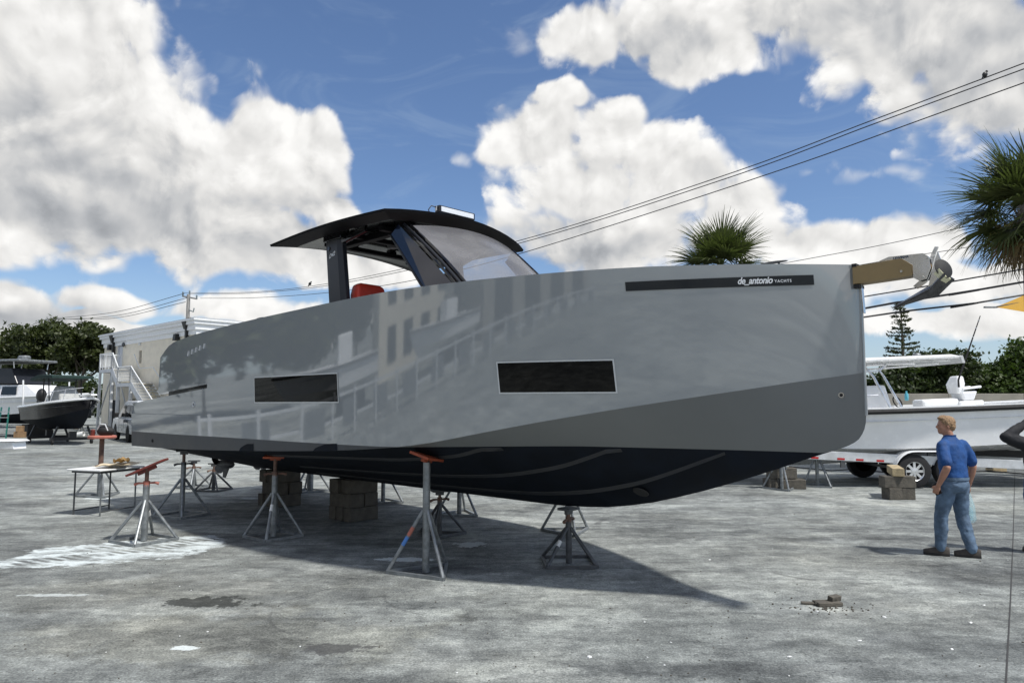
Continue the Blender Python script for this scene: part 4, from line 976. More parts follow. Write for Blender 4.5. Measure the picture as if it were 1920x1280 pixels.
mb = MB(); mb.beam((4.1, -.4, 2.58), (4.9, -.5, 2.76), .14, .03); mb.build('top_hatch', 'gel_white', wb); mb = MB(); mb.beam((4.9, -.3, 2.55), (5.3, -.3, 2.66), .03, .03); mb.build('outrigger_base', 'alu', wb)
sw2 = MB(); sw2.tube([Vector((3.10 + .05 * math.sin(a), .3 + .17 * math.cos(a), 1.42 + .17 * math.sin(a) * .8)) for a in np.linspace(0, 6.283, 15)], .015, 6, False); sw2.build('steering_wheel', 'black_rubber', wb, True)
cr = MB(); cr.box((1.75, -.6, 1.32), (.95, .5, .24)); cr.build('cushioned_box', 'gel_white', wb, bevel=.07)
# pedestal chair: back, arm, seat and pedestal
MB().lathe([(.18, 1.05), (.17, 1.32), (.10, 1.40), (.10, 1.55)], 14, (1.02, -.55, 0)).build('pedestal', 'gel_white', wb, True)
MB().loft([[(.90, -.80, 1.36), (1.18, -.80, 1.36), (1.18, -.34, 1.36), (.90, -.34, 1.36)], [(.80, -.82, 1.60), (1.24, -.82, 1.60), (1.24, -.32, 1.60), (.80, -.32, 1.60)]]).build('chair_seat', 'gel_white', wb, bevel=.05)
MB().loft([[(1.14, -.78, 1.56), (1.30, -.78, 1.54), (1.30, -.34, 1.54), (1.14, -.34, 1.56)], [(1.10, -.80, 1.80), (1.33, -.80, 1.78), (1.33, -.32, 1.78), (1.10, -.32, 1.80)], [(1.08, -.72, 1.99), (1.24, -.72, 2.0), (1.24, -.40, 2.0), (1.08, -.40, 1.99)]]).build('chair_back', 'gel_white', wb, True, bevel=.04)
mb = MB(); mb.beam((.70, -.78, 1.70), (1.2, -.78, 1.66), .09, .06); mb.beam((.70, -.36, 1.70), (1.2, -.36, 1.66), .09, .06); mb.build('chair_arm', 'gel_white', wb, bevel=.02)
MB().box((1.0, -.55, 1.28), (.62, .5, .16)).build('chair_base', 'gel_white', wb, bevel=.03)
for o in [q for q in bpy.data.objects if q not in before]:
    n_ = o.name.split('.')[0]
    o.location.x += .95 if n_ in ('pedestal', 'chair_seat', 'chair_back', 'chair_arm', 'chair_base', 'cushioned_box') else 1.05
vs, fs = text_geo('SE', .19, .35, .004)
tx = MB(); x0 = .70
def whull(x, z):
    t = x / 9.2; X, b, zsh, bcn, zcn, k = wsec(t); q = max(0, (z - zcn) / (zsh - zcn)); return bcn + (b - bcn) * q ** 1.25
tx.add([(.92 - x, whull(.92 - x, .88 + y) + .006, .88 + y) for x, y, _ in vs], fs); tx.build('lettering', 'lettering_dark', wb)
rod = thing('fishing_rod', 'black fishing rod standing upright on the white boat behind the white chair', 'fishing rod', (at(1797, 712, 17.2)))
p0 = at(1797, 712, 17.2); p1 = at(1838, 592, 17.2); d_ = p1 - p0
MB().tube([(0, 0, -.18), (0, 0, 0), d_ * .4, d_], [.024, .022, .020, .010], 8).build('rod_blank', 'black_rubber', rod, True)
for f in (.66, .80, .92): MB().tube([d_ * f, d_ * (f + .012)], .021, 8).build('rod_band', 'trim_white', rod, True)
bt = thing('spray_bottle', 'small blue bottle standing on the gunwale of the white boat', 'bottle', at(1700, 749, 16.4)); MB().lathe([(.03, -.02), (.042, .0), (.042, .12), (.018, .16), (.018, .2), (.001, .2)], 12).build('bottle_body', 'bottle_blue', bt, True)
ho = MB(); hp = [gp(1480, 876), gp(1560, 884), gp(1600, 881), gp(1660, 887), gp(1760, 889), gp(1850, 884), gp(1930, 891)]; ho.tube([q + Vector((0, 0, .03)) for q in hp], .018, 6); tag(ho.build('hose', 'wire', None, True), 'black hose lying on the ground behind the trailer wheels', 'hose')

# ================================================================== PEOPLE
def limb(mb, pts, rads, n=12): 
    P_ = [Vector(p) for p in pts]; out = []; rr = []
    for i in range(len(P_) - 1):
        for t in np.linspace(0, 1, 5)[:-1 if i < len(P_) - 2 else None]: out.append(P_[i].lerp(P_[i + 1], float(t))); rr.append(rads[i] + (rads[i + 1] - rads[i]) * float(t))
    mb.tube(out, rr, n)
    for p, r in zip(P_, rads): mb.ell(p, (r, r, r), 10, 6)
def hand(mb, wrist, d, side, palm_n, curl=.5, scale=1.):
    """palm and five bent fingers; d: forearm direction, palm_n: palm normal, side: thumb side"""
    d = Vector(d).normalized(); pn = Vector(palm_n); pn = (pn - d * pn.dot(d)).normalized(); sx_ = d.cross(pn).normalized() * side; w = Vector(wrist)
    rot = Matrix((sx_, pn, d)).transposed()
    mb.ell(w + d * .055 * scale, (.042 * scale, .019 * scale, .056 * scale), 12, 8, rot)
    for k, L in enumerate((.072, .082, .076, .060)):
        off = sx_ * (.030 - .020 * k) * scale; p0 = w + d * .085 * scale + off; a = curl * (.8 + .12 * k)
        p1 = p0 + (d * math.cos(a * .7) + pn * math.sin(a * .7)) * L * .5 * scale; p2 = p1 + (d * math.cos(a * 1.7) + pn * math.sin(a * 1.7)) * L * .5 * scale
        mb.tube([p0, p1, p2], [.0095 * scale, .009 * scale, .0075 * scale], 8)
    t0 = w + d * .03 * scale + sx_ * .032 * scale; t1 = t0 + (d * .7 + sx_ * .6 + pn * .2).normalized() * .035 * scale; t2 = t1 + (d * .85 + sx_ * .1 + pn * .4).normalized() * .03 * scale
    mb.tube([t0, t1, t2], [.012 * scale, .0105 * scale, .009 * scale], 8)
def ring_e(c, rx, ry, n=18): return [(c[0] + rx * math.cos(2 * math.pi * k / n), c[1] + ry * math.sin(2 * math.pi * k / n), c[2]) for k in range(n)]
def head(mb, hair, c, yaw, hairlong=False):
    Rz = Matrix.Rotation(yaw, 3, 'Z'); C_ = Vector(c); q = lambda x, y, z: C_ + Rz @ Vector((x, y, z))
    mb.ell(q(0, -.005, .03), (.074, .094, .088), 16, 12, Rz); mb.ell(q(0, .03, -.035), (.058, .066, .075), 14, 10, Rz)
    mb.ell(q(0, .062, -.078), (.030, .030, .026), 10, 8, Rz)                                     # chin
    mb.ell(q(0, .098, -.012), (.013, .020, .022), 8, 6, Rz); mb.ell(q(0, .086, .012), (.010, .014, .026), 8, 6, Rz)   # nose
    mb.ell(q(0, .084, -.052), (.024, .012, .006), 8, 6, Rz); mb.ell(q(0, .083, -.063), (.021, .012, .007), 8, 6, Rz)   # lips
    for s in (-1, 1):
        mb.ell(q(s * .030, .079, .026), (.022, .012, .008), 8, 6, Rz)                             # brow
        mb.ell(q(s * .029, .080, .008), (.013, .010, .008), 8, 6, Rz)                             # eye
        mb.ell(q(s * .078, -.008, -.005), (.010, .020, .032), 8, 8, Rz); mb.ell(q(s * .040, .062, -.018), (.020, .022, .02), 8, 6, Rz)
    hair.ell(q(0, -.018, .048), (.083, .098, .086), 16, 12, Rz); hair.ell(q(0, -.052, -.002), (.074, .062, .07), 14, 10, Rz)
    hair.ell(q(0, .045, .098), (.060, .045, .026), 12, 8, Rz); hair.ell(q(.03, .015, .115), (.05, .05, .024), 10, 8, Rz)
    for s in (-1, 1): hair.ell(q(s * .070, -.022, .03), (.016, .045, .05), 10, 8, Rz)
    eyes = MB()
    for s in (-1, 1): eyes.ell(q(s * .029, .0885, .009), (.008, .004, .005), 8, 6, Rz)
    return eyes
def person(label, loc, yaw, pose, mats, tall=1.0):
    t = thing('person', label, 'person', loc, yaw); t.scale = (tall, tall, tall)
    sk = MB(); sh = MB(); jn = MB(); hr = MB(); J = pose
    lean = Vector(J.get('lean', (0, 0, 0)))
    rows = [(.955, .176, .128), (.99, .190, .142), (1.08, .188, .138), (1.2, .196, .134), (1.30, .208, .130), (1.38, .205, .116), (1.43, .170, .098), (1.475, .095, .075), (1.50, .066, .064)]
    sh.loft([ring_e(tuple(lean * ((z - .9) / .6) + Vector((0, -.005, z))), a * 1.0, b_ * 1.02) for z, a, b_ in rows])
    for s in (-1, 1):
        A = J['armL' if s < 0 else 'armR']; A = [Vector(a) for a in A]; mid = A[0].lerp(A[1], J.get('sleeve', .78))
        limb(sh, [A[0] + Vector((-s * .04, 0, -.01)), A[0] + Vector((-s * .012, 0, -.018)), mid], [.068, .068, J.get('sleeve_r', .074)])
        if J.get('long'): limb(sh, [A[0], A[1], A[2]], [.092, .076, .052])
        limb(sk, [A[0].lerp(A[1], .5), A[1], A[1].lerp(A[2], .35), A[2]], [.047, .043, .044, .028])
        hand(sk, A[2], (A[2] - A[1]), s, J['palmL' if s < 0 else 'palmR'], J.get('curl', .7))
        K = [Vector(k) for k in J['legL' if s < 0 else 'legR']]
        limb(jn, [K[0], K[0].lerp(K[1], .5), K[1], K[1].lerp(K[2], .35), K[2]], [.108, .098, .078, .079, .066], 14)
        f = Vector((math.cos(J['foot'] + math.pi / 2), math.sin(J['foot'] + math.pi / 2), 0)); sd2 = Vector((f.y, -f.x, 0)); a0 = Vector((K[2].x, K[2].y, 0))
        lift = J.get('liftL' if s < 0 else 'liftR', 0.)
        so_ = MB(); up_ = MB()
        prof = [(-.095, .034, .075), (-.06, .042, .10), (0, .042, .105), (.06, .045, .082), (.12, .048, .062), (.165, .042, .052), (.195, .022, .040)]
        rings = []; rs = []
        for y, w, h in prof:
            c0 = a0 + f * y; rings.append([c0 + sd2 * (w * math.cos(q)) + Vector((0, 0, .022 + max(0, math.sin(q)) * h - (.0 if math.sin(q) > 0 else 0))) for q in np.linspace(0, 2 * math.pi, 13)[:-1]])
            rs.append([c0 + sd2 * w * 1.08 + Vector((0, 0, .002)), c0 - sd2 * w * 1.08 + Vector((0, 0, .002)), c0 - sd2 * w * 1.06 + Vector((0, 0, .03)), c0 + sd2 * w * 1.06 + Vector((0, 0, .03))])
        up_.loft(rings); so_.loft(rs)
        o = up_.build('shoe', 'shoe', t, True); so_.build('sole', 'sole', o, True)
    jn.loft([ring_e((0, 0, .80), .15, .115), ring_e((0, -.01, .88), .182, .138), ring_e((0, -.005, .98), .176, .128), ring_e((0, 0, 1.02), .172, .124)])
    hc = Vector((lean.x, lean.y + .015, 1.625)) + Vector(J.get('headoff', (0, 0, 0)))
    limb(sk, [(lean.x, lean.y - .005, 1.44), hc + Vector((0, -.02, -.06))], [.060, .056])
    limb(sk, [(0, 0, 1.05), (0, 0, 1.36)], [.07, .08])
    ey = head(sk, hr, hc, J.get('headyaw', 0.))
    remesh(sk, 'body', mats[0], t, .0085, 3); remesh(sh, 'shirt', mats[1], t, .013, 5, disp=((.022, .13), (.007, .045))); remesh(jn, 'trousers', mats[2], t, .013, 5, disp=((.020, .12), (.010, .05)))
    remesh(hr, 'hair', mats[3], t, .007, 2, disp=((.012, .018),)); ey.build('eyes', 'phone', t, True)
    cl = MB(); cl.loft([ring_e((lean.x, lean.y - .002, 1.475), .078, .074), ring_e((lean.x, lean.y - .012, 1.515), .070, .070), ring_e((lean.x, lean.y - .012, 1.515), .064, .064)], False); cl.build('collar', mats[1], t, True)
    bl = MB(); bl.loft([ring_e((0, -.004, .955), .192, .145), ring_e((0, -.004, .99), .192, .145)], False); bl.build('belt_band', mats[2], t, True)
    return t
mp = gp(1797, 1043)
man = person('man in a blue polo shirt and jeans walking away with a clear plastic bag', (mp.x, mp.y, 0), R(22), dict(
    armL=[(-.205, -.01, 1.40), (-.292, -.13, 1.12), (-.325, -.03, .90)], armR=[(.205, -.01, 1.40), (.275, -.06, 1.11), (.285, .02, .86)],
    palmL=(1, .3, 0), palmR=(-1, 0, 0), curl=.9, legL=[(-.095, .01, .90), (-.135, .10, .50), (-.135, .13, .10)], legR=[(.095, 0, .90), (.125, .02, .50), (.115, -.10, .10)],
    foot=R(38), headyaw=R(52), lean=(-.01, .03, 0), headoff=(-.02, .01, .0)), ('skin', 'polo_blue', 'denim', 'hair'), 1.0)
# phone in the left hand, bag in the right
MR = Matrix.Translation(mp) @ Matrix.Rotation(R(22), 4, 'Z')
ph = MB().box((0, 0, 0), (.02, .09, .15)).build('phone', 'phone', None, bevel=.008); ph.location = MR @ Vector((-.288, .02, .85)); ph.rotation_euler = (R(-25), R(10), R(22)); tag(ph, 'black phone held in the left hand of the man in blue', 'phone')
bag = thing('plastic_bag', 'clear bluish plastic bag hanging from the right hand of the man in blue', 'bag', MR @ Vector((.295, .03, .40)), R(22))
bgm = MB(); rr3 = random.Random(2); rings = []
for z, a, b_ in ((.37, .012, .012), (.33, .03, .02), (.28, .055, .03), (.2, .075, .045), (.1, .09, .05), (.03, .085, .05), (0, .06, .035)):
    rings.append([(a * (1 + rr3.uniform(-.18, .18)) * math.cos(2 * math.pi * k / 14), b_ * (1 + rr3.uniform(-.25, .25)) * math.sin(2 * math.pi * k / 14), z + rr3.uniform(-.006, .006)) for k in range(14)])
bgm.loft(rings).build('bag_film', 'bag_plastic', bag, True); MB().lathe([(.001, .03), (.032, .03), (.032, .15), (.014, .19), (.001, .19)], 12, (.01, 0, 0)).build('bottle', 'bag_plastic', bag, True)
MB().tube([(0, 0, .36), (0, 0, .43)], .012, 8).build('handle', 'blue_tape', bag, True)
p2 = gp(1962, 1038)
person('person in a black long-sleeved shirt at the right edge, elbow raised', (p2.x, p2.y, 0), R(-10), dict(
    armL=[(-.205, 0, 1.40), (-.40, -.04, 1.475), (-.10, .08, 1.66)], armR=[(.205, 0, 1.40), (.26, -.06, 1.12), (.22, .12, .95)], palmL=(0, .2, -1), palmR=(-1, 0, 0),
    legL=[(-.095, .01, .90), (-.12, .03, .50), (-.13, .0, .10)], legR=[(.095, 0, .90), (.12, .02, .50), (.14, .0, .10)], foot=R(10), long=True, sleeve=.95, headyaw=R(-20)), ('skin', 'black_shirt', 'blue_shorts', 'hair'), 1.0)

# ================================================================== VEGETATION
def leaves(name, centres, radii, n, size, m, parent, flat=.35, clump=None, cn=60, seed=1):
    """many small leaf faces gathered in clumps through the crown's volume"""
    r = np.random.default_rng(seed); centres = np.array(centres, float); radii = np.array(radii, float)
    vol = radii.prod(1); pick = r.choice(len(centres), cn, p=vol / vol.sum())
    d = r.normal(size=(cn, 3)); d /= np.linalg.norm(d, axis=1)[:, None]; rad = r.random(cn) ** .42
    cc = centres[pick] + d * radii[pick] * rad[:, None]
    cs = (clump or .16) * radii.mean() * (.6 + .8 * r.random(cn))
    k = r.integers(0, cn, n); g = r.normal(size=(n, 3)) * np.array([1, 1, .7]); p = cc[k] + g * cs[k][:, None]
    nrm = r.normal(size=(n, 3)) + np.array([0, 0, flat * 2]); nrm /= np.linalg.norm(nrm, axis=1)[:, None]
    t = np.cross(nrm, r.normal(size=(n, 3))); t /= np.linalg.norm(t, axis=1)[:, None]; b_ = np.cross(nrm, t)
    s = size * (.6 + .8 * r.random(n))[:, None]
    V = np.stack([p - t * s, p + b_ * s * .55, p + t * s, p - b_ * s * .55], 1).reshape(-1, 3)
    return fast_mesh(name, V, np.arange(4 * n).reshape(-1, 4), m, parent)
def tree(label, base, crown, trunk_top, tr, n, size, m, seed, cn=70, clump=.2, name='shade_tree', group=None):
    t = thing(name, label, 'tree', base, 0, group); rr = random.Random(seed)
    tm = MB(); top = Vector(trunk_top); tm.tube([(0, 0, 0), (tr * .4, 0, top.z * .5), top], [tr, tr * .75, tr * .55], 10)
    for c_, r_ in crown:
        e = Vector(c_); mid = top.lerp(e, .5) + Vector((rr.uniform(-.3, .3), rr.uniform(-.3, .3), -.2)); tm.tube([top - Vector((0, 0, .3)), mid, e], [tr * .45, tr * .3, tr * .12], 7)
        for _ in range(3):
            q = e + Vector((rr.uniform(-1, 1) * r_[0], rr.uniform(-1, 1) * r_[1], rr.uniform(-.3, .8) * r_[2])) * .7; tm.tube([mid, mid.lerp(q, .6) + Vector((0, 0, .15)), q], [tr * .2, tr * .13, tr * .05], 5)
    tm.build('trunk', 'bark', t, True)
    leaves('crown', [c_ for c_, _ in crown], [r_ for _, r_ in crown], n, size, m, t, clump=clump, cn=cn, seed=seed); return t
def pxs(Y): return Y / FPX
B0 = at(95, 700, 58); B0.z = 0
def rel(px, py, Y, base): return at(px, py, Y) - base
s58 = pxs(58)
tree('left one of the two spreading trees behind the black-hulled boat', B0, [(rel(40, 660, 58, B0), (48 * s58, 2.2, 40 * s58)), (rel(85, 640, 58, B0), (52 * s58, 2.4, 34 * s58)), (rel(60, 680, 58, B0), (55 * s58, 2.2, 24 * s58)), (rel(120, 655, 58, B0), (30 * s58, 2, 36 * s58))], rel(92, 715, 58, B0), .22, 15000, .17, 'leaf_oak', 3, 95, .17, group='trees left of the building')
B1 = at(150, 700, 55); B1.z = 0; s55 = pxs(55)
tree('right one of the two spreading trees, beside the white staircase', B1, [(rel(150, 640, 55, B1), (50 * s55, 2.3, 32 * s55)), (rel(185, 650, 55, B1), (34 * s55, 2.0, 34 * s55)), (rel(150, 672, 55, B1), (52 * s55, 2.2, 24 * s55)), (rel(195, 676, 55, B1), (18 * s55, 1.8, 22 * s55))], rel(150, 712, 55, B1), .25, 15000, .16, 'leaf_oak', 4, 95, .17, group='trees left of the building')
B2 = at(150, 740, 66); B2.z = 0
tree('low grey-green bush behind the small black-hulled boat', B2, [(rel(140, 745, 66, B2), (2.6, 2, 1.7)), (rel(172, 748, 66, B2), (1.6, 2, 1.5)), (rel(60, 752, 66, B2), (4.0, 2, 1.4))], (0, 0, .6), .1, 9000, .16, 'leaf_hedge', 8, 60, .25, 'bush')
B3 = at(-10, 660, 60); B3.z = 0
tree('dark tree cut by the left edge of the picture', B3, [(rel(-15, 650, 60, B3), (2.4, 2, 2.4)), (rel(-5, 690, 60, B3), (1.6, 1.6, 1.6))], (0, 0, 3.5), .18, 5000, .17, 'leaf_oak', 9, 40, .25, group='trees left of the building')
# right: trees behind the concrete wall
s36 = pxs(36)
for k, (lab, px, py, rx, ry, m, sd3) in enumerate((('dark bushy tree behind the T-top of the white boat', 1735, 705, 62, 62, 'leaf_hedge', 21), ('dark bushy tree behind the white chair of the white boat', 1800, 712, 55, 68, 'leaf_hedge', 22),
        ('low tree between the fishing rod and the tall green tree at the right', 1858, 722, 45, 40, 'leaf_bright', 23), ('tall green tree at the right edge above the concrete wall', 1915, 695, 55, 75, 'leaf_bright', 24), ('dark tree seen between the T-top pipes of the white boat', 1670, 725, 50, 45, 'leaf_hedge', 25))):
    Bk = at(px, py, 36); cz = Bk.copy(); Bk.z = 0; c0 = cz - Bk
    tree(lab, Bk, [(c0, (rx * s36 * .85, 1.6, ry * s36 * .8)), (c0 + Vector((-rx * s36 * .5, 0, -.3)), (rx * s36 * .55, 1.4, ry * s36 * .6)), (c0 + Vector((rx * s36 * .45, .3, -.2)), (rx * s36 * .55, 1.4, ry * s36 * .6)), (c0 + Vector((0, 0, ry * s36 * .5)), (rx * s36 * .45, 1.1, ry * s36 * .45))],
         (0, 0, max(.6, c0.z - 1.0)), .12, 9000, .11, m, sd3, 80, .2, group='trees behind the concrete wall')
# Norfolk pine
BP = at(1692, 640, 60); BP.z = 0; pt = thing('pine_tree', 'narrow tall conifer rising above the T-top of the white boat', 'tree', BP)
H_ = 1.9 + (758 - 566) / FPX * 60; MB().tube([(0, 0, 0), (0, 0, H_ - .2)], [.22, .03], 8).build('trunk', 'bark', pt, True)
pv = []; rr = np.random.default_rng(5); npn = 0
for z in np.arange(3.2, H_, .34):
    f = (H_ - z) / (H_ - 3.2); L_ = .25 + 2.0 * f ** .8
    for a in rr.uniform(0, 6.28, 7):
        L2 = L_ * rr.uniform(.6, 1.1); m_ = int(16 * L2) + 6
        tt = rr.random(m_) ** .8; base_ = np.stack([np.cos(a) * tt * L2, np.sin(a) * tt * L2, z + .25 * tt ** 2 * L2 * .6 - .05 * tt], 1) + rr.normal(size=(m_, 3)) * .05
        dd = rr.normal(size=(m_, 3)) * .5 + np.array([np.cos(a), np.sin(a), .5]); dd /= np.linalg.norm(dd, axis=1)[:, None]
        sd4 = np.cross(dd, rr.normal(size=(m_, 3))); sd4 /= np.linalg.norm(sd4, axis=1)[:, None]; s_ = .17 * (.6 + .8 * rr.random((m_, 1)))
        pv.append(np.stack([base_ - sd4 * s_ * .35, base_ + sd4 * s_ * .35, base_ + dd * s_ + sd4 * s_ * .1, base_ + dd * s_ - sd4 * s_ * .1], 1).reshape(-1, 3))
pv = np.concatenate(pv); fast_mesh('crown', pv, np.arange(len(pv)).reshape(-1, 4), 'leaf_pine', pt)
# fan palms: every frond is a part
def frond_mesh(seed, droop):
    r = random.Random(seed); V = []; F = []
    def quad(a, b_, c_, d_): o = len(V); V.extend([a, b_, c_, d_]); F.append((o, o + 1, o + 2, o + 3))
    Lp = .62
    for i in range(4):
        t0, t1 = i / 4, (i + 1) / 4; z0, z1 = -droop * .25 * t0 ** 2, -droop * .25 * t1 ** 2
        quad(Vector((Lp * t0, -.018, z0)), Vector((Lp * t0, .018, z0)), Vector((Lp * t1, .014, z1)), Vector((Lp * t1, -.014, z1)))
    hub = Vector((Lp, 0, -droop * .25)); n = 34
    for k in range(n):
        a = (k / (n - 1) - .5) * R(250) + r.uniform(-.04, .04); L_ = (.98 - .30 * abs(a / R(125)) ** 1.5) * r.uniform(.88, 1.08)
        dr = Vector((math.cos(a), math.sin(a) * .82, 0)); sdv = Vector((-dr.y, dr.x, 0)); w = .028
        sag = droop * (.35 + .5 * r.random()); lift = .28 * abs(math.sin(a))      # costapalmate fold
        pr = hub
        steps = 4
        for i in range(1, steps + 1):
            t = i / steps; p = hub + dr * L_ * t * (1 - .12 * sag * t) + Vector((0, 0, lift * t * .5 - sag * .75 * t ** 2.4)); w1 = w * (1 - t) ** .7 + .002; w0 = w * (1 - (i - 1) / steps) ** .7 if i > 1 else .012
            quad(pr - sdv * w0, pr + sdv * w0, p + sdv * w1, p - sdv * w1); pr = p
    return np.array([tuple(v) for v in V]), np.array(F)
FM = []
for k in range(5):
    V, F = frond_mesh(k, .35 + .12 * k); o = fast_mesh('frond', V, F, 'leaf_palm' if k < 4 else 'leaf_palm_dry'); FM.append(o.data); bpy.data.objects.remove(o)
Vd, Fd = frond_mesh(9, 1.0); o = fast_mesh('frond', Vd, Fd, 'leaf_palm_dry'); FM.append(o.data); bpy.data.objects.remove(o)
def palm(label, base, height, r, nf, seed, trunk_lean=(0, 0)):
    t = thing('palm_tree', label, 'palm tree', base, 0, 'fan palms'); rr = random.Random(seed)
    pts = [(trunk_lean[0] * f ** 2, trunk_lean[1] * f ** 2, height * f) for f in np.linspace(0, 1, 9)]
    MB().tube(pts, [.20 - .03 * f + (.02 if i % 2 else 0) for i, f in enumerate(np.linspace(0, 1, 9))], 12).build('trunk', 'palm_bark', t, True)
    bt_ = MB()
    for k in range(26):
        a = k * 2.4; z = height - .1 - k * .035; bt_.tube([(trunk_lean[0] + .16 * math.cos(a), trunk_lean[1] + .16 * math.sin(a), z - .25), (trunk_lean[0] + .30 * math.cos(a), trunk_lean[1] + .30 * math.sin(a), z + .12)], [.04, .025], 5)
    bt_.build('frond_boots', 'palm_bark', t)
    for k in range(nf):
        f = k / (nf - 1); el = R(82 - 142 * f ** .92) + rr.uniform(-.1, .1); az = k * 2.399 + rr.uniform(-.25, .25)
        me = FM[min(4, int(f * 4.6 + rr.random() * .6))] if f < .88 else FM[5]
        o = bpy.data.objects.new('frond', me); COL.objects.link(o); o.parent = t
        o.location = (trunk_lean[0], trunk_lean[1], height + .05 - .25 * f); s_ = r / 1.62 * rr.uniform(.88, 1.08) * (1 - .18 * max(0, f - .75) / .25)
        o.scale = (s_, s_, s_); o.rotation_euler = (rr.uniform(-.35, .35), -el, az)
    return t
c_ = at(1352, 498, 30); palm('round palm crown rising behind the grey yacht foredeck', (c_.x, c_.y, 0), c_.z, 2.55, 60, 3)
c_ = at(1925, 385, 19); palm('large palm crown cut by the right edge above the yellow canopy', (c_.x, c_.y, 0), c_.z, 2.25, 66, 8)

# ================================================================== WALL, CANOPY, WIRES, POLES
wl = thing('concrete_wall', 'low plain concrete wall behind the white boat', 'wall', (24, 29, 0))
for k in range(12):
    x = -20 + k * 3.05; MB().box((x, 0, 1.17), (3.04, .2, 2.34)).build('wall_panel', 'concrete_wall', wl, bevel=.01)
gs = []; r5 = np.random.default_rng(3); n_ = 2600; gx = r5.uniform(5, 26, n_); gy = 28.3 + r5.normal(size=n_) * .35; hh_ = .10 + .16 * r5.random(n_); aa = r5.uniform(0, 6.28, n_)
V = np.stack([np.stack([gx - .012 * np.cos(aa), gy - .012 * np.sin(aa), 0 * gx], 1), np.stack([gx + .012 * np.cos(aa), gy + .012 * np.sin(aa), 0 * gx], 1), np.stack([gx + r5.normal(size=n_) * .05, gy + r5.normal(size=n_) * .05, hh_], 1)], 1).reshape(-1, 3)
tag(fast_mesh('grass', V, np.arange(len(V)).reshape(-1, 3), 'leaf_grass'), 'dry grass along the foot of the concrete wall', 'grass', kind='stuff')
# yellow canopy (corner in view), pole out of frame
cp = at(1849, 577, 22); cn_ = thing('shade_canopy', 'yellow fabric canopy corner with dark rib at the right edge', 'canopy', cp)
apex = at(2200, 505, 23) - cp; c1 = at(2140, 621, 19.5) - cp; c2 = at(2130, 465, 26.5) - cp; c3 = at(2480, 520, 22) - cp; o_ = Vector((.30, 0, .02))
for a, q in ((o_, c1), (c1, c3), (c3, c2), (c2, o_)):
    MB().grid(lambda i, j: a.lerp(q, i).lerp(apex, j) + Vector((0, 0, -.10 * math.sin(math.pi * j) * math.sin(math.pi * i))), 8, 8).build('canopy_panel', 'yellow_canvas', cn_, True)
for q in (o_, c1, c2, c3): MB().tube([q, q.lerp(apex, .5) + Vector((0, 0, -.13)), apex + Vector((0, 0, -.03))], .03, 8).build('rib', 'iron_black', cn_, True)
MB().box((.12, 0, .02), (.36, .09, .05)).build('rib_end', 'galv', cn_, bevel=.01)
MB().tube([(apex.x, apex.y, -cp.z), (apex.x, apex.y, apex.z)], .05, 10).build('pole', 'iron_black', cn_, True)
PA, PB = Vector((-26., 57., 0)), Vector((13.7, 19., 0)); pn_ = (PB - PA).normalized(); pn_ = Vector((pn_.y, -pn_.x, 0))
def wp(px, py, off=0.):
    d = ray(px, py); t = ((PA + pn_ * off) - Vector((0, 0, CAMH))).dot(pn_) / d.dot(pn_); return Vector((0, 0, CAMH)) + d * t
def spline(pts, n=10):
    pts = [Vector(p) for p in pts]; q = [pts[0] * 2 - pts[1]] + pts + [pts[-1] * 2 - pts[-2]]; out = []
    for i in range(1, len(q) - 2):
        for k in range(n):
            t = k / n; a, b_, c_, d_ = q[i - 1:i + 3]; out.append(.5 * ((2 * b_) + (c_ - a) * t + (2 * a - 5 * b_ + 4 * c_ - d_) * t * t + (3 * b_ - a - 3 * c_ + d_) * t ** 3))
    return out + [pts[-1]]
def wire(label, pts, r, m='wire', group=None, name='overhead_wire'):
    pts = [Vector(q) for q in pts]
    if pts[-1].x > 5: pts.append(pts[-1] + (pts[-1] - pts[-2]).normalized() * 22)       # carries on past the edge of the view
    if pts[0].x > 5: pts.insert(0, pts[0] + (pts[0] - pts[1]).normalized() * 18)
    return tag(MB().tube(spline(pts), r, 6).build(name, m, None, True), label, 'wire', group)
G1 = 'power lines running from the far pole to the upper right corner'
wire('uppermost of the three overhead wires crossing to the upper right corner', [wp(346, 549), wp(480, 547), wp(653, 525), wp(970, 452), wp(1355, 330), wp(1640, 224), wp(1935, 113)], .016, group=G1)
wire('middle one of the three overhead wires crossing to the upper right corner', [wp(357, 551, .4), wp(480, 549, .4), wp(653, 529, .4), wp(970, 457, .4), wp(1355, 337, .4), wp(1640, 232, .4), wp(1935, 124, .4)], .016, group=G1)
wire('lowest of the three overhead wires crossing to the upper right corner', [wp(376, 559, .8), wp(480, 558, .8), wp(620, 548, .8), wp(777, 525, .8), wp(970, 477, .8), wp(1430, 330, .8), wp(1935, 150, .8)], .016, group=G1)
def pole(label, px, ytop, Y, arm):
    b_ = at(px, ytop, Y); t = thing('utility_pole', label, 'utility pole', (b_.x, b_.y, 0), R(-20)); zt_ = b_.z - .25
    MB().tube([(0, 0, 0), (0, 0, zt_)], [.20, .13], 8).build('pole', 'pole_concrete', t, True); MB().beam((-arm * .42, 0, zt_ - .12), (arm * .58, 0, zt_ - .42), .10, .12).build('crossarm', 'pole_concrete', t)
    for x, z in ((-.40, 0), (.06, .06), (.56, -.35)): MB().lathe([(.05, 0), (.075, .05), (.05, .1), (.075, .15), (.05, .2), (.075, .26), (.03, .34)], 8, (arm * x, 0, zt_ + z - .08)).build('insulator', 'ceramic', t, True)
    MB().tube([(.15, 0, zt_ - 1.3), (.55, 0, zt_ - 1.45), (.62, 0, zt_ - 1.15)], .05, 6).build('bracket', 'ceramic', t, True); MB().lathe([(.10, 0), (.13, .05), (.13, .5), (.08, .55)], 10, (.28, -.05, zt_ - 2.4)).build('cutout', 'pole_concrete', t, True); return t
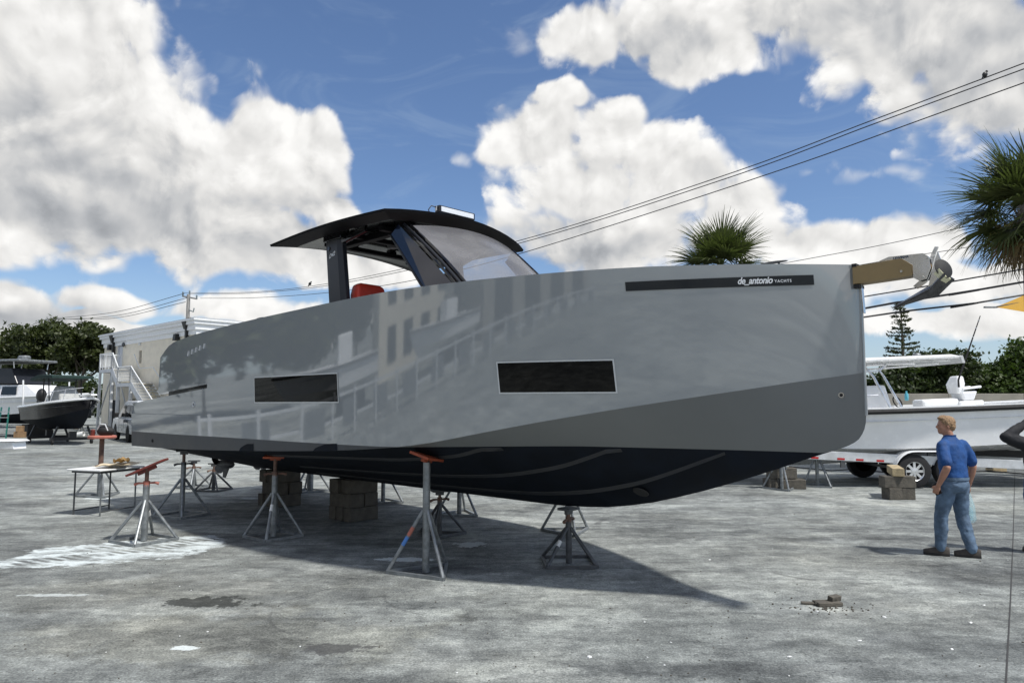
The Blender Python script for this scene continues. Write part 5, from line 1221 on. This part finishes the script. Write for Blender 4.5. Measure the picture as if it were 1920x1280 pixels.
pole('concrete utility pole with crossarm rising behind the cream building', 354, 546, 57, 1.5); pole('small far utility pole above the left trees', 85, 598, 76, 2.4)
G2 = 'power lines between the two far poles'
for k, (a, m2, q, lab) in enumerate((((346, 550), (215, 585), (88, 598), 'upper wire between the two far utility poles'), ((352, 558), (215, 592), (80, 600), 'middle wire between the two far utility poles'), ((348, 566), (215, 596), (96, 598), 'lower wire between the two far utility poles'))):
    wire(lab, [at(*a, 57), at(*m2, 66), at(*q, 76)], .022, 'wire_far', G2)
wire('wire running down left from the small far pole', [at(80, 599, 76), at(35, 622, 80), at(-20, 650, 84)], .022, 'wire_far', G2)
G3 = 'thick cables crossing behind the anchor'
wire('upper thick cable crossing behind the anchor', [at(1560, 566, 21), at(1711, 541, 20), at(1830, 520, 19), at(1940, 501, 18)], .020, group=G3)
wire('middle and thickest cable crossing behind the anchor', [at(1560, 589, 21), at(1671, 569, 20), at(1830, 544, 19), at(1940, 525, 18)], .032, group=G3)
wire('lower thick cable running into the yellow canopy', [at(1560, 603, 21), at(1700, 583, 21), at(1830, 568, 21), at(1900, 556, 21)], .030, group=G3)
wire('thin upper service wire above the anchor running behind the right palm', [at(1500, 488, 44), at(1640, 462, 42), at(1780, 432, 40), at(1940, 395, 38)], .02, 'wire_far'); wire('thin lower service wire above the anchor running behind the right palm', [at(1600, 499, 44), at(1710, 480, 42), at(1805, 465, 40), at(1940, 440, 38)], .02, 'wire_far')
def bird(label, p, s_=1.):
    t = thing('bird', label, 'bird', p); t.scale = (s_, s_, s_)
    mb = MB(); mb.ell((0, 0, .09), (.075, .05, .085), 12, 8, Matrix.Rotation(R(25), 3, 'Y')); mb.ell((.055, 0, .185), (.034, .032, .036), 10, 8); mb.tube([(.085, 0, .185), (.115, 0, .18)], [.01, .002], 6); mb.tube([(-.04, 0, .05), (-.10, 0, -.06)], [.03, .014], 6)
    mb.tube([(0, .015, .03), (0, .015, 0)], .005, 5); mb.tube([(0, -.015, .03), (0, -.015, 0)], .005, 5); remesh(mb, 'body', 'iron_black', t, .008, 2)
bird('small dark bird perched on the wires near the upper right corner', wp(1847, 146.5) + Vector((0, 0, .01)), 1.0); bird('tiny dark bird on the wire left of the hardtop post', wp(581, 535.5), 1.3)

# ================================================================== ANCHOR (held in the bow roller)
an = thing('anchor', 'shiny plough anchor with dark flukes hanging in the bow roller', 'anchor', YO, YA)
sh_ = MB(); XZM = lambda y: XZ(y)
sh_.prism([(4.06, 3.20), (4.075, 3.235), (4.05, 3.24), (4.025, 3.19), (3.985, 3.08), (3.94, 2.98), (3.87, 2.92), (3.90, 2.895), (3.975, 2.945), (4.02, 3.05)], .024, XZM(0)).build('shank', 'chrome', an)
for s in (-1, 1):
    fl = MB(); tip = Vector((3.70, 0, 2.755)); ridge0 = Vector((4.09, 0, 3.02)); ridge1 = Vector((4.02, 0, 2.93)); out = Vector((4.14, s * .16, 2.98)); out2 = Vector((4.02, s * .15, 2.86)); th2 = Vector((.012, 0, -.014))
    for A in ((tip, ridge1, out2), (ridge1, ridge0, out), (ridge1, out, out2)): fl.add([A[0], A[1], A[2], A[0] + th2, A[1] + th2, A[2] + th2], [(0, 1, 2), (3, 5, 4), (0, 1, 4, 3), (1, 2, 5, 4), (2, 0, 3, 5)])
    fl.build('fluke', 'steel_dark', an)
MB().prism([(3.98, 2.86), (4.05, 3.12), (4.075, 3.19), (4.10, 3.10), (4.09, 3.0), (4.03, 2.90)], .014, XZM(-.03)).build('fluke_plate', 'chrome', an)
rb = MB(); arcp = [Vector((4.07, .165 * math.cos(a), 3.0 + .165 * math.sin(a))) for a in np.linspace(R(-50), R(230), 18)]; 
dk_ = MB(); dk_.lathe([(.001, -.006), (.078, -.006), (.088, 0), (.078, .006), (.001, .006)], 24, (4.115, -.055, 3.035), Vector((.80, -.52, .25)).to_track_quat('Z', 'Y').to_matrix()).build('counterweight_disc', 'black_rubber', an, True)
MB().prism([(4.055, 2.99), (4.10, 2.93), (4.14, 2.96), (4.095, 3.03)], .20, XZM(-.02)).build('cream_block', 'cream_edge', an)
MB().tube([(4.035, -.03, 3.165), (4.03, .03, 3.165)], .014, 8).build('shackle', 'chrome', an, True)

# ================================================================== CREAM BUILDING WITH OUTSIDE STAIRCASE
BN = Vector((-18.3, 41.0, 0)); bx = Vector((-.738, .676, 0)).normalized(); by = Vector((-bx.y, bx.x, 0))     # by points out of the long wall
bang = math.atan2(bx.y, bx.x)
bld = thing('building', 'cream two-storey building with white cornice and outside staircase', 'building', BN, bang)
def bh(px, py, yo=0.):
    d = ray(px, py); o = Vector((0, 0, CAMH)); t = ((BN + by * yo) - o).dot(by) / d.dot(by); p = o + d * t - BN; return p.dot(bx), p.z
BL = 15.2; ZT = 6.86
xs_door, _ = bh(225, 670); xw, zw = bh(263, 669); xd0, zd0 = bh(219, 692); xd1, zd1 = bh(231, 646)
# walls: long wall in pieces round the door and the window, so the openings are real
def wall(x0, x1, z0, z1, nm='wall'): MB().box(((x0 + x1) / 2, -.15, (z0 + z1) / 2), (x1 - x0, .3, z1 - z0)).build(nm, 'stucco', bld)
dL, dR, dB, dT = xs_door + .48, xs_door - .48, zd0 + .05, zd0 + 2.15
wL, wR, wB, wT = xw + .22, xw - .22, zw - .42, zw + .42
wall(dL, BL, 0, ZT - .9); wall(dR, dL, 0, dB); wall(dR, dL, dT, ZT - .9); wall(wL, dR, 0, ZT - .9); wall(wR, wL, 0, wB); wall(wR, wL, wT, ZT - .9); wall(0, wR, 0, ZT - .9)
MB().box((.15, -6.15, (ZT - .9) / 2), (.3, 11.7, ZT - .9)).build('end_wall', 'stucco', bld); MB().box((BL - .15, -6.15, (ZT - .9) / 2), (.3, 11.7, ZT - .9)).build('end_wall', 'stucco', bld); MB().box((BL / 2, -11.9, (ZT - .9) / 2), (BL - .62, .2, ZT - .9)).build('back_wall', 'stucco', bld)
for z0, z1, o_ in ((ZT - .90, ZT - .62, .06), (ZT - .62, ZT - .30, .16), (ZT - .30, ZT - .10, .28), (ZT - .10, ZT, .36)):
    MB().box((BL / 2, -6, (z0 + z1) / 2), (BL + 2 * o_, 12 + 2 * o_, z1 - z0)).build('cornice', 'cornice', bld)
MB().box((BL / 2, -6, ZT + .03), (BL + .5, 12.5, .06)).build('roof_edge', 'roof_metal', bld)
dr_ = MB().box((xs_door, -.10, (dB + dT) / 2), (.95, .06, dT - dB)).build('door', 'door_white', bld); MB().box((xs_door - .36, -.05, dB + 1.0), (.06, .06, .18)).build('handle', 'galv_dark', dr_)
for x in (dL - .03, dR + .03): MB().box((x, -.03, (dB + dT) / 2), (.07, .10, dT - dB)).build('door_frame', 'trim_white', bld)
wi = MB().box((xw, -.16, zw), (.44, .04, .84)).build('window', 'glass_dark', bld); MB().box((xw, -.13, zw), (.44, .03, .03)).build('mullion', 'iron_black', wi)
for px, py, y1 in ((211, 636, 672), (348, 609, 650)):
    x, z = bh(px, py, .2); _, z2 = bh(px, y1, .2)
    MB().loft([[(x - .12, .02, z - .25), (x + .12, .02, z - .25), (x + .12, .26, z - .25), (x - .12, .26, z - .25)], [(x - .28, .0, z + .25), (x + .28, .0, z + .25), (x + .28, .36, z + .25), (x - .28, .36, z + .25)]]).build('rain_head', 'iron_black', bld)
    MB().box((x, .12, z / 2), (.17, .17, z - .4)).build('downspout', 'iron_black', bld)
for px, py in ((205, 651), (329, 632)):
    x, z = bh(px, py, .2); MB().box((x, .16, z), (.42, .3, .40), taper=.8).build('wall_lamp', 'iron_black', bld, bevel=.02)
x, z = bh(232, 646, .1); MB().ell((x, .12, z), (.16, .10, .16)).build('porch_light', 'galv_dark', bld, True); x, z = bh(262, 645, .05); MB().box((x, .05, z), (.2, .1, .14)).build('camera_box', 'trim_white', bld)
MB().box((.5, -.9, 4.9), (.6, .3, .4)).build('air_unit', 'galv', bld)
# shade under the stairs set in as a dark panel, tan panel beside
MB().box((xs_door + .4, .012, 1.1), (1.6, .02, 2.2)).build('lower_panel', 'dark_void', bld); MB().box((xs_door - 3.2, .012, 1.2), (2.4, .02, 2.2)).build('lower_panel', 'tread_tan', bld)
# staircase
YO2, YI = 1.55, .22
xa, za = bh(186, 693, YO2); xb, zb = bh(209, 690, YO2); xc, zc_ = bh(219, 718, YO2); xd, zd = bh(243, 716, YO2); xe, ze = bh(278, 775, YO2)
zl1, zl2 = za, zc_ - .02
stc = thing('staircase', 'white outside staircase with railings leading up to the upper door', 'staircase', BN, bang)
def slab(x0, x1, z): MB().box(((x0 + x1) / 2, (YO2 + YI) / 2, z - .11), (abs(x1 - x0), YO2 - YI, .22)).build('landing', 'stair_white', stc)
slab(xa, xb, zl1); slab(xc, xd, zl2)
slope = (zl2 - max(.0, ze)) / max(.1, (xd - xe)); xg = xd - zl2 / max(.45, min(.9, slope))
for (x0, z0, x1, z1) in ((xb, zl1, xc, zl2), (xd, zl2, xg, .02)):
    for y in (YO2 - .04, YI + .04): MB().beam((x0, y, z0 - .12), (x1, y, z1 - .12), .06, .30, (0, 1, 0) if False else (0, 0, 1)).build('stringer', 'stair_white', stc)
    n_ = max(3, int(round((z0 - z1) / .19)))
    for k in range(n_):
        f = (k + .5) / n_; MB().box((x0 + (x1 - x0) * f, (YO2 + YI) / 2, z0 + (z1 - z0) * f + .03), (abs(x1 - x0) / n_ * 1.05, YO2 - YI - .14, .05)).build('tread', 'tread_tan', stc)
def railrun(x0, z0, x1, z1, y):
    hr_ = MB(); hr_.tube([(x0, y, z0 + 1.02), (x1, y, z1 + 1.02)], .035, 6); hr_.build('handrail', 'stair_white', stc, True)
    lo_ = MB(); lo_.tube([(x0, y, z0 + .12), (x1, y, z1 + .12)], .02, 6); n_ = max(2, int(abs(x1 - x0) / .16))
    for k in range(n_ + 1): f = k / n_; lo_.box((x0 + (x1 - x0) * f, y, z0 + (z1 - z0) * f + .57), (.022, .022, .92))
    tag(lo_.build('balusters', 'stair_white', stc), kind='stuff')
    for f in (0, 1): MB().box((x0 + (x1 - x0) * f, y, z0 + (z1 - z0) * f + .52), (.06, .06, 1.06)).build('newel', 'stair_white', stc)
for y in (YO2 - .04,): railrun(xa, zl1, xb, zl1, y); railrun(xb, zl1, xc, zl2, y); railrun(xc, zl2, xd, zl2, y); railrun(xd, zl2, xg, .02, y)
MB().tube([(xb, YI, zl1 + 1.0), (xc, YI, zl2 + 1.0), (xd, YI, zl2 + 1.0), (xg, YI, 1.0)], .03, 6).build('wall_rail', 'stair_white', stc, True)
hr_ = MB(); hr_.tube([(xa, YI, zl1 + 1.02), (xa, YO2, zl1 + 1.02)], .035, 6); 
for k in range(8): hr_.box((xa, YI + (YO2 - YI) * k / 7, zl1 + .5), (.025, .025, 1.0))
tag(hr_.build('end_railing', 'stair_white', stc), kind='stuff')
for x, z in ((xa, zl1), (xb, zl1), (xc, zl2), (xd, zl2)):
    for y in (YO2 - .07, YI + .07): MB().box((x, y, (z - .2) / 2), (.14, .14, z - .2)).build('column', 'stair_white', stc)
MB().beam((xa, YO2 - .07, .9), (xb, YO2 - .07, zl1 - .3), .06, .08, (0, 1, 0)).build('cross_brace', 'stair_white', stc); MB().beam((xb, YI + .12, .9), (xa, YI + .12, zl1 - .3), .06, .08, (0, 1, 0)).build('cross_brace', 'stair_white', stc)

# ================================================================== WHITE VAN
vr, vf = gp(238, 829), gp(206, 822); vd = (vf - vr).normalized(); vang = math.atan2(vd.y, vd.x)
van = thing('van', 'white service van with dark lettering parked under the staircase, partly behind the stern', 'van', (vr.x, vr.y, 0), vang)
# local x forward, y left (visible side), rear wheel contact at the origin's side
VW = 1.0
def vring(z, x0, x1, w): return [(x0, -VW * 2 + (VW - w), z), (x1, -VW * 2 + (VW - w), z), (x1, -(VW - w), z), (x0, -(VW - w), z)]
body = MB(); body.loft([vring(.42, -1.15, 4.35, 1.0), vring(.75, -1.2, 4.5, 1.0), vring(1.12, -1.2, 4.4, .98), vring(1.2, -1.2, 3.6, .96)]); body.build('body', 'van_white', van, True, bevel=.05)
cab = MB(); cab.loft([vring(1.19, -1.18, 3.25, .95), vring(1.95, -1.1, 2.15, .84), vring(2.08, -.95, 1.95, .76)]); cab.build('cab', 'van_white', van, True, bevel=.04)
for x0, x1 in ((-1.0, .0), (.12, 1.12), (1.24, 2.45)):
    MB().add([(x0, -.045 + .003, 1.27), (x1, -.042, 1.27), (min(x1, x1 - .30 if x1 > 2 else x1), -.132 + .008, 1.86), (x0, -.132 + .008, 1.86)], [(0, 1, 2, 3)]).build('side_window', 'glass_dark', van)
MB().add([(3.20, -.15, 1.22), (3.20, -1.85, 1.22), (2.22, -1.75, 1.92), (2.22, -.25, 1.92)], [(0, 1, 2, 3)]).build('windscreen', 'glass_dark', van)
for x in (0., 3.45):
    wheel(van, (x, -.10, .37), .37, .22, Matrix.Rotation(R(-90), 3, 'X'), 8); wheel(van, (x, -1.9, .37), .37, .22, Matrix.Rotation(R(90), 3, 'X'), 8)
    MB().lathe([(.001, 0), (.44, 0), (.44, .02), (.001, .02)], 20, (x, -.012, .42), Matrix.Rotation(R(-90), 3, 'X')).build('wheel_arch', 'dark_void', van)
MB().box((1.2, .004, .82), (2.2, .02, .04)).build('side_moulding', 'trim_white', van); mr = MB(); mr.box((2.55, .12, 1.35), (.12, .2, .26)); mr.build('mirror', 'iron_black', van, bevel=.03)
MB().box((4.5, -1, .5), (.12, 1.9, .25)).build('bumper', 'iron_black', van, bevel=.03)
for k, (x, w_) in enumerate(((1.20, .17), (.99, .17), (.79, .15), (.62, .08), (.47, .17), (.27, .17))): MB().box((x - w_ / 2, .009, 1.06), (w_, .004, .15 if k != 3 else .04)).build('lettering', 'lettering_dark', van)      # worn, unreadable characters
for k in (.06, 1.18, 2.5): MB().box((k, .003, .98), (.012, .006, 1.0)).build('door_seam', 'galv_dark', van)

# ================================================================== SMALL BLACK-HULLED BOAT ON BLOCKS
bb0 = gp(98, 833); bbt = thing('black_boat', 'small black-hulled centre console boat with green canvas top on low stands', 'boat', (bb0.x - 1.0, bb0.y + 1.3, .62), R(-40), rot=(0, R(-1.5), R(-40)))
bsec = open_hull(bbt, 6.4, 2.35, 1.18, .20, 'navy_hull', 'gel_white', 'gel_white', 'antifoul', chine=.42, flare=.12)
bbt.location = Vector((bb0.x, bb0.y + .9, .62)) + Vector((-2.6, 2.2, 0))
cv = MB(); cv.loft([[(2.6, -.55, 1.05), (4.1, -.5, 1.05), (4.1, .5, 1.05), (2.6, .55, 1.05)], [(2.75, -.5, 1.75), (3.75, -.42, 1.7), (3.75, .42, 1.7), (2.75, .5, 1.75)], [(2.95, -.38, 2.12), (3.45, -.34, 2.08), (3.45, .34, 2.08), (2.95, .38, 2.12)]]); cv.build('console_cover', 'grey_canvas', bbt, True, bevel=.06)
for s in (-1, 1):
    pipe(bbt, [(2.3, s * .7, 1.0), (2.45, s * .72, 2.5)], .03, 'iron_black'); pipe(bbt, [(3.3, s * .7, 1.0), (3.1, s * .72, 2.5)], .03, 'iron_black')
    pipe(bbt, [(3.6, s * 1.0, 1.25), (3.8, s * .95, 1.75), (5.2, s * .62, 1.85), (6.1, s * .2, 1.9)], .018, 'alu', 'bow_rail'); 
    for x in (4.2, 5.0, 5.7): pipe(bbt, [(x, s * (1.18 - max(0, x - 3.6) * .36), 1.28), (x, s * (1.0 - max(0, x - 3.6) * .30), 1.83)], .014, 'alu', 'rail_stanchion')
    pipe(bbt, [(.55, s * 1.02, 1.2), (.45, s * 1.05, 2.5)], .04, 'gel_white', 'rod_post')
tp = MB(); tp.loft([[(1.2, -.95, 2.42), (1.2, .95, 2.42), (1.2, .95, 2.56), (1.2, -.95, 2.56)], [(2.6, -1.0, 2.50), (2.6, 1.0, 2.50), (2.6, 1.0, 2.68), (2.6, -1.0, 2.68)], [(4.2, -.92, 2.44), (4.2, .92, 2.44), (4.2, .92, 2.55), (4.2, -.92, 2.55)]]); tp.build('canvas_top', 'green_canvas', bbt, True)
om = MB(); om.ell((-.25, 0, 1.75), (.32, .24, .38)); om.loft([[(-.42, -.12, .3), (-.05, -.12, .3), (-.05, .12, .3), (-.42, .12, .3)], [(-.42, -.16, 1.5), (.0, -.16, 1.5), (.0, .16, 1.5), (-.42, .16, 1.5)]]); om.build('outboard', 'iron_black', bbt, True)
an2 = MB(); an2.loft([[(5.9, -.25, 1.50), (6.9, -.12, 1.52), (6.9, .12, 1.52), (5.9, .25, 1.50)], [(5.9, -.28, 1.56), (6.85, -.14, 1.58), (6.85, .14, 1.58), (5.9, .28, 1.56)]]); an2.build('bow_pulpit', 'gel_white', bbt, bevel=.01)
# low cradle stands with castors
for k, (u, lab) in enumerate(((1.2, 'aft low cradle under the small black-hulled boat'), (4.4, 'forward low cradle on castors under the small black-hulled boat'))):
    wpz = bbt.location; a = R(-40); cx, cy = wpz.x + u * math.cos(a), wpz.y + u * math.sin(a)
    cr_ = thing('boat_cradle', lab, 'cradle', (cx, cy, 0), a, 'cradles under the black-hulled boat')
    MB().box((0, 0, .26), (.16, 1.9, .14)).build('cross_beam', 'iron_black', cr_)
    for y in (-.85, .85):
        MB().lathe([(.001, -.04), (.12, -.04), (.12, .04), (.001, .04)], 12, (0, y, .12), Matrix.Rotation(R(90), 3, 'X')).build('castor', 'tyre', cr_, True)
        MB().beam((0, y, .3), (0, y * .75, .86), .08, .10, (1, 0, 0)).build('strut', 'iron_black', cr_)
    MB().box((0, 0, .46), (.22, .3, .30)).build('keel_block', 'iron_black', cr_)
# ================================================================== WHITE CRUISER AT THE LEFT EDGE
cr0 = gp(20, 822); cz = thing('cabin_cruiser', 'large white cabin cruiser with dark windows at the left edge', 'boat', (cr0.x - 6.0, cr0.y + 4.5, .75), R(-18))
open_hull(cz, 9.5, 3.2, 1.5, .18, 'gel_white', 'trim_white', 'gel_white', 'antifoul', chine=.36, flare=.1)
MB().loft([[(1.2, -1.3, 1.45), (7.4, -1.05, 1.6), (7.4, 1.05, 1.6), (1.2, 1.3, 1.45)], [(1.4, -1.2, 2.35), (6.2, -.95, 2.3), (6.2, .95, 2.3), (1.4, 1.2, 2.35)]]).build('cabin', 'gel_white', cz, bevel=.06)
for x0, x1 in ((1.7, 2.9), (3.05, 4.25), (4.4, 5.6)):
    MB().add([(x0, -1.285 + (x0 - 1.2) * .036, 1.72), (x1, -1.285 + (x1 - 1.2) * .036, 1.72), (x1 - .05, -1.235 + (x1 - 1.2) * .036, 2.2), (x0 + .05, -1.235 + (x0 - 1.2) * .036, 2.2)], [(0, 1, 2, 3)]).build('cabin_window', 'glass_dark', cz)
MB().loft([[(1.3, -1.25, 2.36), (5.6, -1.1, 2.36), (5.6, 1.1, 2.36), (1.3, 1.25, 2.36)], [(1.4, -1.2, 3.3), (5.0, -1.05, 3.3), (5.0, 1.05, 3.3), (1.4, 1.2, 3.3)]]).build('enclosure', 'slate', cz, bevel=.05)
MB().box((3.2, 0, 3.75), (5.2, 2.5, .14)).build('hard_top', 'galv', cz, bevel=.05)
for x in (1.2, 3., 5.2):
    for s in (-1, 1): pipe(cz, [(x, s * 1.05, 3.28), (x, s * 1.1, 3.72)], .03)
MB().lathe([(.30, 0), (.34, .05), (.34, .2), (.26, .28), (.001, .28)], 16, (4.6, 0, 3.82)).build('radar_dome', 'galv', cz, True)
for k, x in enumerate((1.5, 6.0)):
    a = R(-18); cr_ = thing('hull_support', ('aft', 'forward')[k] + ' dark support under the white cabin cruiser', 'support', (cz.location.x + x * math.cos(a), cz.location.y + x * math.sin(a), 0), a, 'supports under the cruiser'); MB().box((0, 0, .38), (.5, 1.6, .74)).build('support_body', 'iron_black', cr_, bevel=.02)
# ladder, cartons, white tray
ld0 = gp(2, 822); ld = thing('step_ladder', 'green fibreglass ladder at the left edge in front of the cruiser', 'ladder', (ld0.x, ld0.y, 0), R(10))
for x in (-.24, .24): MB().beam((x, 0, 0), (x * .8, .25, 1.75), .05, .08, (0, 1, 0)).build('side_rail', 'ladder_green', ld)
for k in range(5): f = (k + .6) / 5.4; MB().box((0, .25 * f, 1.75 * f), (.46, .10, .035)).build('rung', 'alu', ld)
for k, (px, py, z, lab) in enumerate(((20, 821, 0, 'lower left carton beside the green ladder'), (27, 821, 0, 'lower right carton beside the green ladder'), (23, 821, .34, 'upper carton of the small pile beside the green ladder'))):
    q = gp(px, py); o = MB().box((0, 0, .165), (.34, .3, .33)).build('carton', 'cardboard', None, bevel=.008); o.location = (q.x, q.y + .6, z + .003); o.rotation_euler = (0, 0, R(8 * k)); tag(o, lab, 'carton', 'cartons by the ladder')
wt = gp(18, 841); ws = thing('white_tray', 'low white fibreglass moulding standing on the ground at the left edge', 'moulding', (wt.x, wt.y, 0), R(-6))
MB().loft([[(-.75, -.35, .0), (.5, -.35, .0), (.5, .35, .0), (-.75, .35, .0)], [(-.8, -.4, .30), (.42, -.38, .30), (.42, .38, .30), (-.8, .4, .30)]]).build('base', 'gel_white', ws, bevel=.02)
MB().loft([[(-.9, -.5, .30), (.62, -.42, .33), (.62, .42, .33), (-.9, .5, .30)], [(-.85, -.45, .42), (.5, -.36, .40), (.5, .36, .40), (-.85, .45, .42)]]).build('lid', 'gel_white', ws, True, bevel=.02)
bk = gp(146, 819); b2 = thing('bucket', 'white bucket lying under the bow of the small black-hulled boat', 'bucket', (bk.x, bk.y, .14)); MB().lathe([(.001, 0), (.13, 0), (.15, .34), (.14, .34), (.12, .02), (.001, .02)], 16, (0, 0, 0), Matrix.Rotation(R(80), 3, 'Y')).build('bucket_body', 'pvc_white', b2, True)

# ================================================================== THE YARD TO THE LEFT OF THE CAMERA (mirrored in the yacht's paint)
GR = 'yard objects mirrored in the grey hull'
hs = thing('house', 'pale gabled house mirrored in the middle of the grey hull', 'house', (-26, 1.0, 0), R(90))
MB().box((0, 0, 3.2), (9, 7, 6.4)).build('wall', 'stucco', hs); MB().prism([(-5, 6.4), (5, 6.4), (0, 9.4)], 7.4, Matrix(((1, 0, 0, 0), (0, 0, 1, 0), (0, 1, 0, 0), (0, 0, 0, 1)))).build('roof', 'roof_metal', hs)
for x in (-3, -1, 1, 3):
    for z in (1.6, 4.6): MB().box((x, -3.53, z), (1.0, .08, 1.7)).build('window', 'glass_dark', hs)
wh = thing('warehouse', 'tall grey boat shed with dark door bays mirrored in the grey hull', 'shed', (-22, -13, 0), R(90))
MB().box((0, 0, 4.4), (17, 8, 8.8)).build('wall', 'concrete_wall', wh)
for x in (-6, -2, 2, 6): MB().box((x, -4.02, 3.4), (2.2, .08, 6.8)).build('door_bay', 'dark_void', wh)
MB().box((0, 0, 9.0), (17.6, 8.6, .5)).build('fascia', 'cornice', wh)
fn_ = thing('yard_fence', 'white rail fence mirrored low in the grey hull', 'fence', (-12.5, 0, 0), R(90))
for k in range(21): MB().box((-14 + k * 1.4, 0, .65), (.09, .09, 1.3)).build('post', 'stair_white', fn_)
for z in (.5, 1.15): MB().box((0, .06, z), (28.2, .04, .09)).build('rail', 'stair_white', fn_)
for k in range(14):
    MB().box((-13.3 + k * 2.0, .03, .62), (.9, .02, .75)).build('fence_panel', 'galv', fn_)
for k, (x, y, r_, z_) in enumerate(((-30, 14, 3.2, 4.6), (-31, 21, 3.6, 5.0), (-27, 27, 3.0, 4.2), (-33, 8, 3.4, 5.4))):
    tree(f'{("first", "second", "third", "fourth")[k]} of the dark trees mirrored in the stern half of the grey hull', Vector((x, y, 0)), [((0, 0, z_), (r_, r_, r_ * .75)), ((0, r_ * .5, z_ - .8), (r_ * .8, r_ * .7, r_ * .6))], (0, 0, z_ * .5), .2, 3500, .38, 'leaf_oak', 40 + k, 50, .25, group=GR)
for k, y in enumerate((-3.0, 6.5)):
    sb2 = thing('stored_boat', ('white stored boat nearer the shed, mirrored in the grey hull', 'white stored boat nearer the trees, mirrored in the grey hull')[k], 'boat', (-17.5, y, .7), R(80)); open_hull(sb2, 6.5, 2.3, 1.1, .2, 'gel_white', 'black_rubber', chine=.36, flare=.12)
    MB().box((2.8, 0, 1.6), (1.2, 1.0, 1.2)).build('console', 'gel_white', sb2, bevel=.08)
    st_ = thing('boat_stand', ('dark support under the stored boat nearer the shed', 'dark support under the stored boat nearer the trees')[k], 'support', (-17.5, y + 2.2, 0), 0); MB().box((0, 0, .36), (1.2, 2.5, .72)).build('support_body', 'iron_black', st_)
